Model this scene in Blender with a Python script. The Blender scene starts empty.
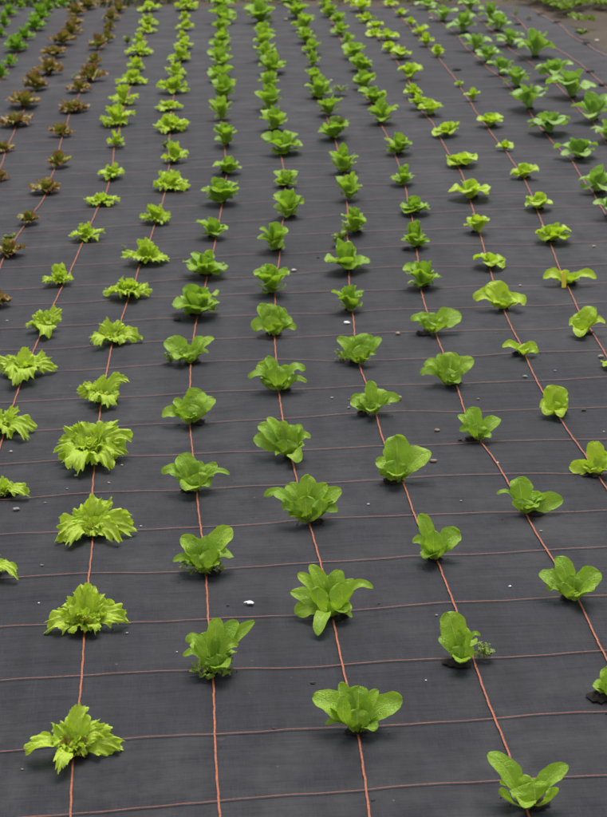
# Young lettuces planted in rows through a black woven ground cover, overcast daylight.
import bpy, math, random
import numpy as np
from mathutils import Matrix, Vector, noise as mnoise

# ---------------------------------------------------------------- survey of the field, metres
LINES = {'Z': [[-0.9616, 11.228], [-0.9662, 10.6753], [-0.9957, 10.0702], [-0.9943, 9.6889], [-0.9998, 9.072]], 'A': [[-0.6881, 10.7585], [-0.7401, 10.2999], [-0.772, 9.8173], [-0.7732, 9.4038], [-0.8021, 8.9799], [-0.8164, 8.5015], [-0.8156, 8.0904], [-0.8136, 7.5719], [-0.8193, 7.0682]], 'B': [[-0.4489, 10.855], [-0.4882, 10.3843], [-0.5507, 10.0478], [-0.5324, 9.3857], [-0.5453, 8.8735], [-0.5623, 8.4778], [-0.5716, 8.1778], [-0.581, 7.5846], [-0.6048, 7.1116], [-0.6174, 6.5631], [-0.6193, 6.0651], [-0.6131, 5.4769], [-0.5992, 4.9533]], 'C': [[-0.2416, 10.5252], [-0.3066, 9.7403], [-0.3002, 8.8116], [-0.3312, 8.3064], [-0.3358, 7.3646], [-0.3643, 6.8198], [-0.3769, 6.3495], [-0.3762, 5.7255], [-0.3649, 5.1098], [-0.3698, 4.6078], [-0.3829, 4.3794], [-0.412, 4.1334], [-0.4329, 3.9779], [-0.4495, 3.6094], [-0.4461, 3.2585]], 'D': [[-0.0656, 10.3186], [-0.0637, 9.0453], [-0.0783, 8.1697], [-0.09, 7.373], [-0.1081, 6.7637], [-0.1219, 6.0126], [-0.1256, 5.4922], [-0.1183, 4.8632], [-0.1246, 4.618], [-0.1456, 4.2857], [-0.157, 4.1214], [-0.1785, 3.8119], [-0.1942, 3.4561], [-0.216, 3.1962], [-0.2255, 3.0365], [-0.2338, 2.7811], [-0.2439, 2.6183], [-0.2558, 2.4536], [-0.2628, 2.1738], [-0.27, 1.9266], [-0.2751, 1.6832], [-0.2779, 1.3887]], 'E': [[0.179, 10.148], [0.1699, 9.2025], [0.1678, 8.3754], [0.1531, 7.9309], [0.1356, 7.3213], [0.1301, 6.7696], [0.12, 6.2976], [0.1176, 5.673], [0.1241, 5.1194], [0.1144, 4.5742], [0.1021, 4.3272], [0.076, 3.8751], [0.0427, 3.4447], [0.0293, 3.1825], [0.0125, 2.9751], [0.0021, 2.7117], [-0.0174, 2.4901], [-0.0227, 2.2523], [-0.0233, 1.9352], [-0.0249, 1.7284], [-0.0211, 1.4259], [-0.0137, 1.2193], [-0.003, 0.9975], [-0.0002, 0.7568], [0.0059, 0.5092], [0.01, 0.2784], [0.0114, 0.111], [0.0116, -0.0246], [0.0153, -0.1516], [0.02, -0.2606], [0.0263, -0.3973]], 'F': [[0.4128, 10.0833], [0.4007, 8.7165], [0.3799, 7.5968], [0.3743, 7.1708], [0.3706, 6.5169], [0.3641, 6.0379], [0.3692, 5.439], [0.3693, 4.8895], [0.3403, 4.3018], [0.3112, 3.7739], [0.2942, 3.5002], [0.2709, 3.1439], [0.2402, 2.7424], [0.2306, 2.5052], [0.2189, 2.2462], [0.2193, 1.9883], [0.2198, 1.7434], [0.2253, 1.4879], [0.2376, 1.2538], [0.2465, 1.0091], [0.2544, 0.7537], [0.2613, 0.4993], [0.2673, 0.2585], [0.2666, -0.0103], [0.2706, -0.143], [0.2758, -0.2868], [0.2789, -0.4226]], 'G': [[0.6677, 10.1143], [0.6532, 9.2541], [0.6326, 8.2605], [0.6241, 7.2093], [0.6024, 6.3292], [0.6074, 5.7159], [0.61, 5.1303], [0.5994, 4.5035], [0.5655, 3.995], [0.5285, 3.4614], [0.4949, 2.9597], [0.4769, 2.4999], [0.4649, 1.9803], [0.4686, 1.7419], [0.4748, 1.4697], [0.4824, 1.2631], [0.4983, 1.0208], [0.5086, 0.7673], [0.5177, 0.504], [0.5222, 0.2476], [0.5285, -0.0231], [0.5284, -0.1806], [0.5278, -0.3125], [0.5262, -0.4473]], 'H': [[0.882, 10.1058], [0.8904, 9.4663], [0.9042, 8.8813], [0.891, 8.1967], [0.8841, 7.4784], [0.8664, 6.9041], [0.8553, 6.4677], [0.8607, 6.0106], [0.8622, 5.4084], [0.8521, 4.7199], [0.8269, 4.2662], [0.787, 3.6778], [0.7516, 3.1563], [0.7305, 2.7465], [0.7115, 2.3415], [0.7089, 2.0539], [0.7176, 1.7323], [0.7194, 1.4893], [0.7367, 1.2508], [0.7436, 1.015], [0.7672, 0.7752], [0.7698, 0.5095], [0.7822, 0.2448], [0.7809, 0.1084], [0.7864, -0.0239], [0.7893, -0.1618], [0.7939, -0.3003], [0.7906, -0.4738]], 'I': [[1.0999, 9.9433], [1.1046, 9.3162], [1.1006, 8.5389], [1.1247, 7.7694], [1.1226, 7.2563], [1.0984, 6.6434], [1.1004, 6.0896], [1.102, 5.6388], [1.0978, 5.0356], [1.0767, 4.4523], [1.0517, 4.0233], [1.017, 3.5216], [0.9769, 2.9937], [0.9617, 2.7108], [0.9627, 2.4482], [0.9636, 2.2057], [0.9605, 1.9282], [0.9535, 1.6434], [0.9708, 1.4633], [0.9891, 1.2594], [1.0042, 1.0136], [1.0159, 0.779], [1.0341, 0.5139], [1.037, 0.2607], [1.0399, 0.1006], [1.0367, -0.1335]], 'J': [[1.3052, 10.1946], [1.3095, 9.2615], [1.3296, 8.5624], [1.3442, 7.8977], [1.3626, 7.2992], [1.3473, 6.7958], [1.3207, 6.1751], [1.3386, 5.7847], [1.3275, 5.054], [1.336, 4.7854], [1.304, 4.2322], [1.2681, 3.7162], [1.2343, 3.2222], [1.2182, 2.9925], [1.2056, 2.7304], [1.1984, 2.4762], [1.1943, 2.2012], [1.1891, 1.9583], [1.196, 1.7076], [1.2053, 1.5076], [1.219, 1.3351], [1.2237, 1.1811], [1.224, 0.9364]], 'K': [[1.5267, 10.028], [1.5568, 9.5227], [1.5593, 8.9268], [1.5788, 8.5398], [1.5773, 8.1033], [1.5938, 7.8003], [1.5985, 7.3778], [1.6005, 7.0488], [1.5885, 6.593], [1.5798, 6.1196], [1.5753, 5.6137], [1.5796, 5.1548], [1.5676, 4.5854], [1.5286, 4.0048], [1.4922, 3.4848], [1.4721, 3.2099], [1.4524, 2.9303], [1.4371, 2.6374], [1.432, 2.3674], [1.4217, 2.0912], [1.4133, 1.7779]], 'L': [[1.7526, 9.7124], [1.7722, 9.0031], [1.8022, 8.6489], [1.7942, 8.1262], [1.8091, 7.6045], [1.8398, 7.0255], [1.8422, 6.5658], [1.8351, 6.1452], [1.8132, 5.6372], [1.8168, 5.2624], [1.8206, 4.8952], [1.799, 4.4663], [1.7783, 4.1118], [1.7681, 3.8482], [1.7469, 3.4417]], 'M': [[2.0056, 9.8934], [2.0245, 9.3952], [2.0355, 8.5885], [2.0344, 7.9142], [2.0852, 7.263], [2.0873, 6.8116], [2.0684, 6.0681], [2.0661, 5.6581], [2.0425, 5.2172], [2.0089, 4.6966]], 'N': [[2.2542, 9.4279], [2.2587, 9.0081], [2.2309, 8.4549], [2.2461, 8.0519], [2.297, 7.8493], [2.3147, 7.4828], [2.3134, 7.0444], [2.3072, 6.6396], [2.3054, 6.2349]], 'O': [[2.4217, 9.6258], [2.4375, 9.3299], [2.4659, 8.908], [2.4668, 8.6031], [2.4591, 8.234], [2.4795, 8.0321], [2.4963, 7.7629], [2.5101, 7.5774], [2.524, 7.2942]]}
CROSS = {-2: [], -1: [], 0: [[0.0126, -0.0097], [0.2666, -0.0103], [0.5279, -0.0077], [0.7861, -0.0006]], 1: [[0.0111, 0.0066], [0.2673, 0.0042], [0.5222, -0.0024], [0.7822, -0.0052], [1.037, 0.0107]], 2: [[0.0059, 0.0092], [0.2613, -0.0007], [0.5177, 0.004], [0.7698, 0.0095], [1.036, 0.0238]], 3: [[-0.0002, 0.0068], [0.2544, 0.0037], [0.5086, 0.0173], [0.7672, 0.0252], [1.0159, 0.029]], 4: [[-0.0059, 0.0099], [0.2465, 0.0091], [0.4983, 0.0208], [0.7436, 0.015], [1.0042, 0.0136]], 5: [[-0.0156, 0.0093], [0.2376, 0.0038], [0.4824, 0.0131], [0.7367, 0.0008], [0.9891, 0.0094]], 6: [[-0.0246, -0.0013], [0.2253, -0.0121], [0.4678, -0.0146], [0.7194, -0.0107]], 7: [[-0.2695, -0.0125], [-0.0253, -0.0136], [0.2198, -0.0066], [0.463, -0.0155], [0.7176, -0.0177], [0.9636, -0.0104], [1.1976, -0.0178]], 8: [[-0.2672, -0.0093], [-0.0228, -0.0129], [0.2193, -0.0073], [0.4649, -0.0197], [0.71, -0.0364], [0.965, -0.0368], [1.1878, -0.0325]], 9: [[-0.0223, -0.0073], [0.2218, 0.0102], [0.4667, -0.0108], [0.7082, -0.0265], [0.9636, -0.0443], [1.1973, -0.0296]], 10: [[-0.2552, -0.0159], [-0.0174, -0.0099], [0.2306, 0.0052], [0.4761, -0.021], [0.7137, -0.0145], [0.9663, -0.0207], [1.1984, -0.0238]], 11: [[-0.2402, -0.0126], [-0.0015, -0.0267], [0.2402, -0.0076], [0.7274, -0.003], [0.963, -0.028], [1.2056, -0.0196]], 12: [[0.2668, -0.0044], [0.9772, -0.0187], [1.2114, -0.0313], [1.4557, -0.033]], 13: [[0.2714, -0.0292], [0.9952, 0.0047], [1.2343, -0.0278], [1.4721, -0.0401]], 14: [[0.2942, 0.0002], [1.0177, 0.0287], [1.2556, -0.0041], [1.4946, -0.0011]], 15: [[0.3112, 0.0239], [1.0304, -0.0005], [1.2723, -0.0039], [1.5077, 0.0173]], 16: [[0.3329, 0.0357], [1.0501, 0.0072], [1.2923, 0.0302], [1.5313, 0.0209]], 17: [[0.3423, 0.0514], [1.0664, 0.0252], [1.3109, 0.0336], [1.5498, 0.0254]], 18: [[1.0838, 0.0621], [1.3306, 0.0538], [1.5726, 0.0653]], 19: [], 20: [], 21: [], 22: [], 23: [], 24: [], 25: [], 26: [], 27: [], 28: [], 29: [], 30: [], 31: [], 32: [], 33: [], 34: [], 35: [], 36: [], 37: [], 38: [], 39: [], 40: [], 41: []}
NEAR = [
["G",0.5295,-0.028,"large romaine lettuce with round upright leaves where lines cross in the front centre",[[-0.0777,0.0379,0.0656,0.0526,"f"],[-0.0286,0.0313,0.0897,0.0252,"f"],[0.0063,0.0257,0.0847,0.0457,"f"],[0.0406,0.0238,0.0757,0.0252,"f"],[0.0852,0.0258,0.0558,0.048,"f"],[-0.0593,0.004,0.0208,0.0137,"s"],[-0.0242,-0.0187,0.089,0.0274,"b"],[-0.0008,-0.0121,0.056,0.0503,"b"],[0.0177,-0.0089,0.0276,0.032,"b"]]],
["H",0.7949,-0.3211,"open romaine lettuce with a pointed leaf and hollow cup at the bottom edge",[[-0.0613,0.0449,0.0865,0.0402,"f"],[0.0718,0.0188,0.0692,0.0339,"f"],[0.0084,-0.0138,0.0564,0.0784,"b"],[-0.0421,-0.0077,0.0464,0.0233,"b"],[-0.0055,0.0185,0.0562,0.0254,"f"],[0.0193,0.0125,0.0474,0.0297,"f"],[0.0392,-0.0223,0.051,0.0297,"b"]]],
["F",0.2676,0.2336,"upright romaine lettuce with narrow spreading leaves, front plant beside the frilly row",[[0.0142,0.0334,0.1061,0.0351,"f"],[-0.0208,0.0249,0.0784,0.0463,"f"],[0.0517,0.0351,0.0972,0.0341,"f"],[0.0858,0.0407,0.0919,0.0253,"f"],[-0.0487,-0.0006,0.0725,0.0268,"s"],[-0.057,-0.0007,0.0436,0.0185,"s"],[0.0522,0.0007,0.0584,0.0219,"s"],[0.0099,-0.0105,0.0462,0.0487,"b"],[-0.0121,-0.0097,0.0402,0.0341,"b"]]],
["F",0.2532,0.7347,"romaine lettuce with one round leaf raised high, second in the row beside frilly lettuces",[[0.0635,0.0367,0.0943,0.052,"f"],[-0.047,0.0289,0.0821,0.0411,"f"],[-0.0277,0.0246,0.0751,0.0438,"f"],[0.0062,0.0258,0.082,0.0246,"f"],[-0.0684,-0.001,0.0359,0.0186,"s"],[0.0504,0.0007,0.052,0.0356,"s"],[0.0139,-0.0152,0.0647,0.0493,"b"],[-0.0162,-0.0136,0.0549,0.0383,"b"]]],
["F",0.2346,1.2458,"romaine lettuce with low side leaves, third in the row beside frilly lettuces",[[-0.037,0.0294,0.0882,0.0578,"f"],[-0.0693,0.0276,0.0606,0.0396,"f"],[-0.0809,-0.0014,0.0542,0.0292,"s"],[0.0543,0.0269,0.0617,0.0335,"f"],[0.0118,0.0233,0.0726,0.0396,"f"],[0.0852,0.0015,0.0424,0.0195,"s"],[0.0094,-0.0129,0.054,0.0578,"b"],[0.0368,-0.0186,0.0205,0.0335,"d"],[-0.0272,-0.0139,0.0477,0.0426,"b"]]],
["F",0.2184,1.7355,"compact romaine lettuce leaning right, fourth in the row beside frilly lettuces",[[0.0361,0.0302,0.0865,0.0667,"f"],[-0.0385,0.0232,0.0659,0.0334,"f"],[-0.0747,-0.0014,0.0283,0.04,"s"],[0.0708,0.0309,0.0618,0.0534,"f"],[0.0096,0.0234,0.0732,0.0434,"f"],[0.0003,-0.0149,0.0618,0.0734,"b"],[0.0336,-0.014,0.0475,0.0467,"b"]]],
["F",0.2211,2.2507,"romaine lettuce with two leaves spread like wings, fifth in the row beside frilly lettuces",[[-0.0734,0.0294,0.0652,0.062,"f"],[0.0702,0.0321,0.069,0.0437,"f"],[0.0397,0.0272,0.0742,0.0328,"f"],[-0.0222,0.0169,0.0504,0.0401,"f"],[-0.0583,-0.001,0.0214,0.0328,"s"],[0.0111,-0.0113,0.0449,0.0656,"b"],[-0.018,-0.011,0.0386,0.0437,"b"]]],
["G",0.5155,0.487,"leafy romaine lettuce with a drooping front leaf, behind the largest front centre one",[[-0.0395,0.0378,0.106,0.0311,"f"],[-0.0655,0.0382,0.087,0.0311,"f"],[-0.0823,0.0351,0.0488,0.0389,"f"],[-0.0011,0.0266,0.085,0.0286,"f"],[0.0224,0.0291,0.0947,0.0389,"f"],[0.0523,0.0251,0.0729,0.0286,"f"],[0.0886,-0.0049,0.0647,0.0197,"s"],[0.0196,-0.0216,0.0869,0.0519,"b"],[-0.027,-0.0174,0.0776,0.0467,"b"],[0.0378,-0.0223,0.0209,0.0441,"d"],[-0.0348,-0.1138,0.015,0.0322,"d"],[0.0406,-0.0369,0.015,0.0166,"d"],[-0.0757,-0.0059,0.015,0.0441,"s"]]],
["G",0.4912,0.997,"broad full romaine lettuce, third from the front in the centre romaine row",[[-0.0968,0.0041,0.0721,0.0244,"s"],[-0.0728,0.0355,0.0714,0.0377,"f"],[-0.0393,0.0329,0.0907,0.0493,"f"],[0.0102,0.034,0.1094,0.0435,"f"],[0.0855,0.0309,0.0705,0.0435,"f"],[0.0754,-0.0032,0.0314,0.0319,"s"],[-0.058,0.0025,0.0427,0.0435,"s"],[-0.0008,-0.0179,0.0763,0.058,"b"],[-0.0297,-0.0155,0.0633,0.0464,"b"],[0.034,-0.0197,0.0671,0.0464,"b"],[0.0506,0.0294,0.0874,0.0348,"f"]]],
["G",0.4723,1.4425,"romaine lettuce with a puckered middle leaf, fourth from the front in the centre row",[[-0.0507,0.0375,0.1009,0.0329,"f"],[-0.0148,0.03,0.0925,0.0285,"f"],[-0.0888,0.035,0.0489,0.0507,"f"],[-0.0748,0.0379,0.0828,0.0507,"f"],[-0.0023,0.0261,0.0829,0.0602,"f"],[0.0348,-0.0012,0.071,0.0348,"s"],[0.057,-0.002,0.0541,0.0253,"s"],[0.0184,-0.0719,0.015,0.0393,"d"],[-0.0068,-0.0132,0.0557,0.057,"b"]]],
["G",0.4687,1.971,"wide romaine lettuce with stacked leaves, fifth from the front in the centre row",[[-0.0304,0.0321,0.0939,0.0362,"f"],[-0.0583,0.0312,0.0725,0.0592,"f"],[-0.0864,0.0026,0.0441,0.0293,"s"],[-0.0076,-0.0198,0.0816,0.0592,"b"],[0.0355,0.0212,0.0616,0.0523,"f"],[0.0745,-0.0023,0.0602,0.0383,"s"],[0.078,-0.0024,0.0257,0.0251,"s"],[0.0413,-0.0181,0.0512,0.0453,"b"],[-0.0423,-0.0142,0.0434,0.0453,"b"]]],
["G",0.4758,2.5106,"tight rounded romaine lettuce, sixth from the front in the centre row",[[-0.0425,0.0337,0.0936,0.0495,"f"],[-0.022,0.0311,0.0942,0.0571,"f"],[0.0312,0.0265,0.0816,0.0495,"f"],[-0.0685,0.002,0.0286,0.0571,"s"],[0.0555,0.0218,0.051,0.0495,"f"],[0.0685,-0.002,0.0223,0.032,"s"],[0.0198,0.0274,0.087,0.0343,"f"],[-0.0081,-0.0176,0.0714,0.0609,"b"],[0.0224,-0.0165,0.0589,0.0533,"b"]]],
["H",0.7527,0.2262,"thin romaine lettuce with one tall oval leaf and a weed at its foot",[[-0.0251,0.0354,0.0983,0.0514,"f"],[-0.0406,0.026,0.0493,0.0293,"f"],[0.0101,0.0213,0.0719,0.0293,"f"],[0.0374,-0.0048,0.0623,0.0108,"s"],[-0.0037,-0.0095,0.0443,0.0391,"b"],[0.0156,-0.013,0.0448,0.0245,"b"]]],
["H",0.7623,0.7479,"romaine lettuce with two raised ears and dark soil hole, behind the weedy thin one",[[-0.0303,0.0364,0.0988,0.0342,"f"],[0.0577,0.019,0.0588,0.0524,"f"],[-0.0504,0.0057,0.0451,0.0221,"s"],[-0.0048,-0.0181,0.0802,0.0414,"b"],[0.0096,-0.0129,0.049,0.0497,"b"],[-0.0205,-0.0096,0.046,0.0331,"b"]]],
["H",0.7295,1.2279,"romaine lettuce with three big round leaves beside a brown pebble",[[-0.0028,0.0355,0.1118,0.064,"f"],[0.0801,0.0258,0.072,0.067,"f"],[-0.0524,0.0287,0.0516,0.0475,"f"],[-0.0289,0.0306,0.0826,0.0396,"f"],[-0.0075,-0.0145,0.0634,0.0609,"b"],[-0.0377,-0.0108,0.0434,0.0426,"b"],[0.0053,-0.0089,0.0346,0.0487,"b"]]],
["H",0.7073,1.7133,"romaine lettuce with one pointed leaf beside the tan cork bit",[[-0.0024,0.0283,0.0891,0.0334,"f"],[0.0397,0.0199,0.0626,0.0534,"f"],[-0.0561,0.0269,0.0417,0.0567,"f"],[0.0725,-0.0058,0.041,0.0347,"s"],[-0.0041,-0.0096,0.041,0.0534,"b"],[-0.0317,0.0223,0.0532,0.0367,"f"]]],
["H",0.7124,2.194,"dense romaine lettuce with dark weedy foot, behind the one beside the cork bit",[[-0.062,0.0358,0.0753,0.0399,"f"],[-0.0198,0.0278,0.0806,0.0544,"f"],[0.031,0.0257,0.0839,0.0616,"f"],[0.0651,0.0253,0.0718,0.0399,"f"],[-0.0542,0.004,0.0244,0.0304,"s"],[0.0484,-0.0036,0.0342,0.0399,"s"],[0.006,-0.0169,0.0661,0.058,"b"],[-0.0263,-0.0122,0.0502,0.0507,"b"]]],
["I",1.0225,0.5026,"romaine lettuce like an open star above the lower corner on the pale side",[[-0.0278,0.0359,0.0899,0.0419,"f"],[0.0614,0.0146,0.0584,0.0497,"f"],[-0.0637,0.0404,0.0535,0.0419,"f"],[-0.054,0.0103,0.0276,0.0251,"s"],[0.0082,0.0153,0.0529,0.034,"f"],[-0.0175,-0.008,0.0454,0.0445,"b"],[0.0164,-0.0116,0.0297,0.0471,"b"]]],
["I",1.0003,1.0078,"romaine lettuce with a long leaf arching over, behind the open star one",[[-0.0102,0.0285,0.0832,0.0555,"f"],[0.0953,0.0146,0.0283,0.0467,"f"],[-0.0628,0.0102,0.0504,0.0152,"s"],[-0.0045,-0.0096,0.0432,0.0526,"b"],[0.0434,0.0121,0.044,0.038,"f"],[0.0187,-0.0121,0.0301,0.0409,"b"]]],
["I",0.9631,1.5058,"narrow romaine lettuce with curled right leaf, fourth from front beside the butterheads",[[-0.0218,0.0306,0.0832,0.0463,"f"],[-0.0494,0.033,0.0631,0.029,"f"],[0.0588,0.0166,0.0541,0.0418,"f"],[-0.0491,0.0067,0.0301,0.0206,"s"],[-0.0049,-0.0123,0.0533,0.0515,"b"],[0.0147,-0.0115,0.0349,0.0386,"b"]]],
["I",0.9393,1.9489,"bushy romaine lettuce, fifth from the front in the row beside the butterheads",[[-0.0242,0.0316,0.086,0.0362,"f"],[0.0153,0.0274,0.0916,0.0543,"f"],[0.0729,0.0228,0.0718,0.0522,"f"],[-0.0788,0.0096,0.0367,0.0348,"s"],[-0.0678,0.0082,0.0617,0.0293,"s"],[-0.0458,0.0275,0.0493,0.0383,"f"],[-0.0072,-0.0134,0.0576,0.0557,"b"],[0.0273,-0.018,0.0504,0.0488,"b"]]],
["I",0.951,2.4657,"romaine lettuce with a large oval leaf on one side beside a tan pebble",[[-0.0442,0.0281,0.0564,0.047,"f"],[0.0941,0.0225,0.0535,0.0698,"f"],[-0.0618,0.0069,0.0444,0.0319,"s"],[-0.0129,0.021,0.0599,0.0531,"f"],[0.0357,-0.022,0.0593,0.0455,"b"],[-0.0087,-0.0095,0.0412,0.0531,"b"]]],
["I",1.0147,0.047,"romaine lettuce cut off by the right picture edge",[[-0.0328,0.0216,0.0269,0.0352,"f"],[-0.0098,0.0213,0.0589,0.0375,"f"],[0.0308,0.0096,0.042,0.0375,"f"],[-0.011,-0.0068,0.039,0.0422,"b"]]],
["J",1.2176,1.247,"front yellow-green butterhead lettuce with a tongue leaf pointing left",[[-0.0021,0.0268,0.0821,0.043,"f"],[-0.0614,0.0338,0.015,0.0399,"f"],[0.032,0.0126,0.052,0.046,"f"],[0.0481,-0.0097,0.0328,0.0399,"s"],[0.0046,-0.0082,0.029,0.043,"b"],[-0.0226,-0.0035,0.0227,0.0307,"b"]]],
["J",1.1886,1.684,"butterhead lettuce standing like a spoon, second in the row beside the romaine",[[0.0109,0.0229,0.0775,0.0633,"f"],[0.0362,0.0136,0.0531,0.0433,"f"],[-0.0387,0.0069,0.0247,0.0366,"s"],[-0.0285,-0.0345,0.015,0.0366,"d"],[0.0119,-0.0582,0.015,0.03,"d"],[0.0015,-0.0107,0.0424,0.05,"b"],[0.0374,-0.0067,0.0212,0.028,"s"]]],
["J",1.1892,2.1922,"small flat butterhead lettuce with few leaves, third in the row beside the romaine",[[-0.0624,0.0101,0.0282,0.0247,"s"],[0.0404,0.0084,0.0274,0.0364,"f"],[-0.0092,0.0113,0.029,0.0327,"f"],[0.0387,-0.0201,0.015,0.0247,"s"],[0.0027,-0.0061,0.0224,0.0291,"b"]]],
["J",1.2091,2.6897,"large floppy butterhead lettuce, fourth in the row beside the romaine",[[-0.0988,0.015,0.0385,0.0511,"s"],[-0.0499,0.0385,0.0804,0.0708,"f"],[0.0297,0.0125,0.0459,0.059,"f"],[0.0661,-0.01,0.0246,0.059,"s"],[-0.0056,-0.0108,0.0459,0.0551,"b"],[-0.0411,-0.0083,0.0386,0.0551,"b"]]],
["K",1.4015,2.4059,"butterhead lettuce with one large cupped leaf near the right picture edge",[[-0.0422,0.0082,0.0339,0.0415,"s"],[0.0385,0.0206,0.0807,0.0603,"f"],[0.0681,-0.0132,0.0394,0.0286,"s"],[-0.01,-0.0122,0.0554,0.0528,"b"],[-0.0202,-0.0651,0.015,0.0452,"d"],[-0.0183,0.0243,0.0608,0.0377,"f"]]],
["K",1.4578,2.9698,"flat butterhead lettuce holding a yellow tag among its leaves",[[-0.0808,0.0149,0.0256,0.0452,"s"],[0.0945,-0.0175,0.0256,0.037,"s"],[-0.0117,0.0179,0.0469,0.0296,"f"],[-0.0096,-0.0067,0.0321,0.0493,"b"],[0.0404,-0.0075,0.0213,0.0411,"s"],[-0.0404,0.0075,0.0213,0.0411,"s"]]],
["E",0.0099,-0.0431,"front frilly lettuce with reddish centre and ragged wide leaves",[[-0.0902,-0.0085,0.0206,0.0453,"s"],[-0.0311,0.0163,0.054,0.043,"f"],[0.0245,0.0298,0.0841,0.0521,"f"],[0.0475,0.0272,0.0521,0.034,"f"],[0.0915,-0.0048,0.015,0.0566,"s"],[-0.0169,-0.0866,0.015,0.0272,"d"],[0.0052,-0.0066,0.0322,0.0408,"b"],[-0.0125,0.0122,0.0417,0.0385,"f"],[0.0631,0.006,0.0361,0.0408,"s"],[0.0206,-0.0258,0.015,0.0317,"d"]]],
["E",0.0078,0.4824,"triangular frilly lettuce, second from the front in its row",[[-0.0844,-0.0122,0.015,0.0593,"s"],[-0.0481,0.0186,0.0544,0.0439,"f"],[-0.0023,0.0276,0.089,0.0542,"f"],[0.0199,0.0292,0.0851,0.0439,"f"],[0.0429,0.0261,0.0561,0.0439,"f"],[0.09,0.0073,0.0182,0.0568,"s"],[-0.0269,-0.0504,0.015,0.0335,"d"],[0.0042,-0.0515,0.015,0.031,"d"],[0.0286,-0.052,0.015,0.0284,"d"],[-0.0066,-0.0141,0.0587,0.0619,"b"],[0.024,-0.0091,0.0405,0.0464,"b"]]],
["E",-0.0042,0.9976,"arched frilly lettuce with drooping side leaves, third from the front in its row",[[-0.0768,-0.0577,0.015,0.0635,"s"],[-0.0506,0.0177,0.0474,0.0491,"f"],[0.0154,0.0272,0.0811,0.0607,"f"],[0.047,0.0305,0.0701,0.0433,"f"],[0.0747,0.0317,0.033,0.0433,"f"],[0.1022,-0.026,0.015,0.0635,"s"],[0.0614,-0.0855,0.015,0.0491,"d"],[0.0102,-0.0588,0.015,0.0375,"d"],[-0.002,-0.0123,0.0518,0.0578,"b"],[-0.0517,-0.0986,0.015,0.0404,"d"],[-0.0244,0.0169,0.0548,0.0462,"f"]]],
["E",-0.0252,1.4988,"biggest densest frilly lettuce, with many ruffled leaves",[[-0.0973,-0.0069,0.034,0.0606,"s"],[-0.0799,0.0271,0.0695,0.0606,"f"],[-0.0434,0.0265,0.0843,0.0606,"f"],[0.0265,0.0323,0.0921,0.0733,"f"],[0.0658,0.0373,0.0777,0.0606,"f"],[0.0999,0.0071,0.0475,0.0606,"s"],[0.0837,-0.0351,0.015,0.0606,"d"],[0.0495,-0.1118,0.015,0.0606,"d"],[-0.0443,-0.1407,0.015,0.067,"d"],[-0.074,-0.0556,0.015,0.0542,"d"],[-0.0179,-0.0183,0.0673,0.0797,"b"],[0.0426,-0.0147,0.0574,0.0701,"b"],[0.0039,-0.1001,0.015,0.0478,"d"],[0.0082,0.02,0.0608,0.0574,"f"]]],
["E",-0.0268,1.9681,"ragged low frilly lettuce just behind the biggest frilly one",[[-0.0658,-0.0043,0.0219,0.0451,"s"],[-0.0429,0.0176,0.0495,0.0451,"f"],[0.016,0.0219,0.064,0.0451,"f"],[0.0748,0.0049,0.0512,0.0451,"s"],[0.0289,-0.1025,0.015,0.059,"d"],[-0.0169,-0.0615,0.015,0.0451,"d"],[0.004,-0.0076,0.0319,0.0625,"b"],[0.0472,-0.009,0.015,0.0451,"s"],[-0.0148,0.0132,0.0428,0.0416,"f"]]],
["E",-0.0168,2.5133,"frilly lettuce with a dip in its middle, sixth from the front in its row",[[-0.0672,0.0176,0.0213,0.0494,"f"],[-0.0522,-0.0842,0.015,0.0418,"d"],[-0.0278,0.0198,0.0626,0.057,"f"],[0.0367,0.0236,0.057,0.0418,"f"],[0.0903,-0.0104,0.015,0.0645,"s"],[0.0519,0.0233,0.0375,0.057,"f"],[0.0005,-0.0096,0.0386,0.0683,"b"],[0.0263,-0.0613,0.015,0.0456,"d"]]],
["D",-0.2338,2.6924,"frilly lettuce with a pointed horn leaf, by itself near the left edge",[[-0.0582,-0.0054,0.0244,0.0429,"s"],[-0.0405,0.0146,0.0434,0.0585,"f"],[0.0138,0.02,0.0571,0.0507,"f"],[0.0535,0.0314,0.063,0.0429,"f"],[0.0466,0.0043,0.0284,0.0507,"s"],[0.0142,-0.1116,0.015,0.0585,"d"],[-0.0225,-0.0106,0.0228,0.0507,"b"],[0.0241,-0.0071,0.0271,0.0468,"b"]]],
["D",-0.2658,2.2279,"wide frilly lettuce spreading to the left picture edge beside a pebble",[[-0.0786,0.0201,0.0495,0.0471,"f"],[-0.0636,-0.0182,0.015,0.0471,"s"],[-0.015,-0.1335,0.015,0.0543,"d"],[0.03,-0.1119,0.015,0.0543,"d"],[0.0264,0.0257,0.0664,0.0543,"f"],[-0.0379,0.0143,0.0451,0.0471,"f"],[0.0635,0.0329,0.0502,0.0471,"f"],[0.1008,0.0106,0.0152,0.0615,"s"],[0.0007,-0.0071,0.0288,0.0724,"b"],[0.0448,-0.0106,0.039,0.0507,"b"]]],
["D",-0.2768,1.7525,"frilly lettuce cut by the left edge with a lobe curling down",[[0.0403,0.0283,0.0604,0.0367,"f"],[0.0886,-0.0229,0.015,0.05,"s"],[0.0763,-0.1063,0.015,0.0433,"d"],[-0.0497,-0.0059,0.0318,0.0567,"s"],[-0.0253,0.0155,0.0536,0.05,"f"],[0.0181,-0.011,0.0504,0.05,"b"],[0.0198,-0.0823,0.015,0.05,"d"]]],
["D",-0.2379,1.2894,"low frilly lettuce half cut by the left edge above the grey pebble",[[0.0695,-0.0398,0.015,0.0397,"s"],[-0.0077,0.0125,0.042,0.0336,"f"],[0.0289,0.0159,0.0247,0.0397,"f"],[0.0544,0.024,0.015,0.0275,"f"],[-0.053,-0.0201,0.015,0.0459,"s"],[0.0066,-0.0038,0.0181,0.0489,"b"]]],
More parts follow.
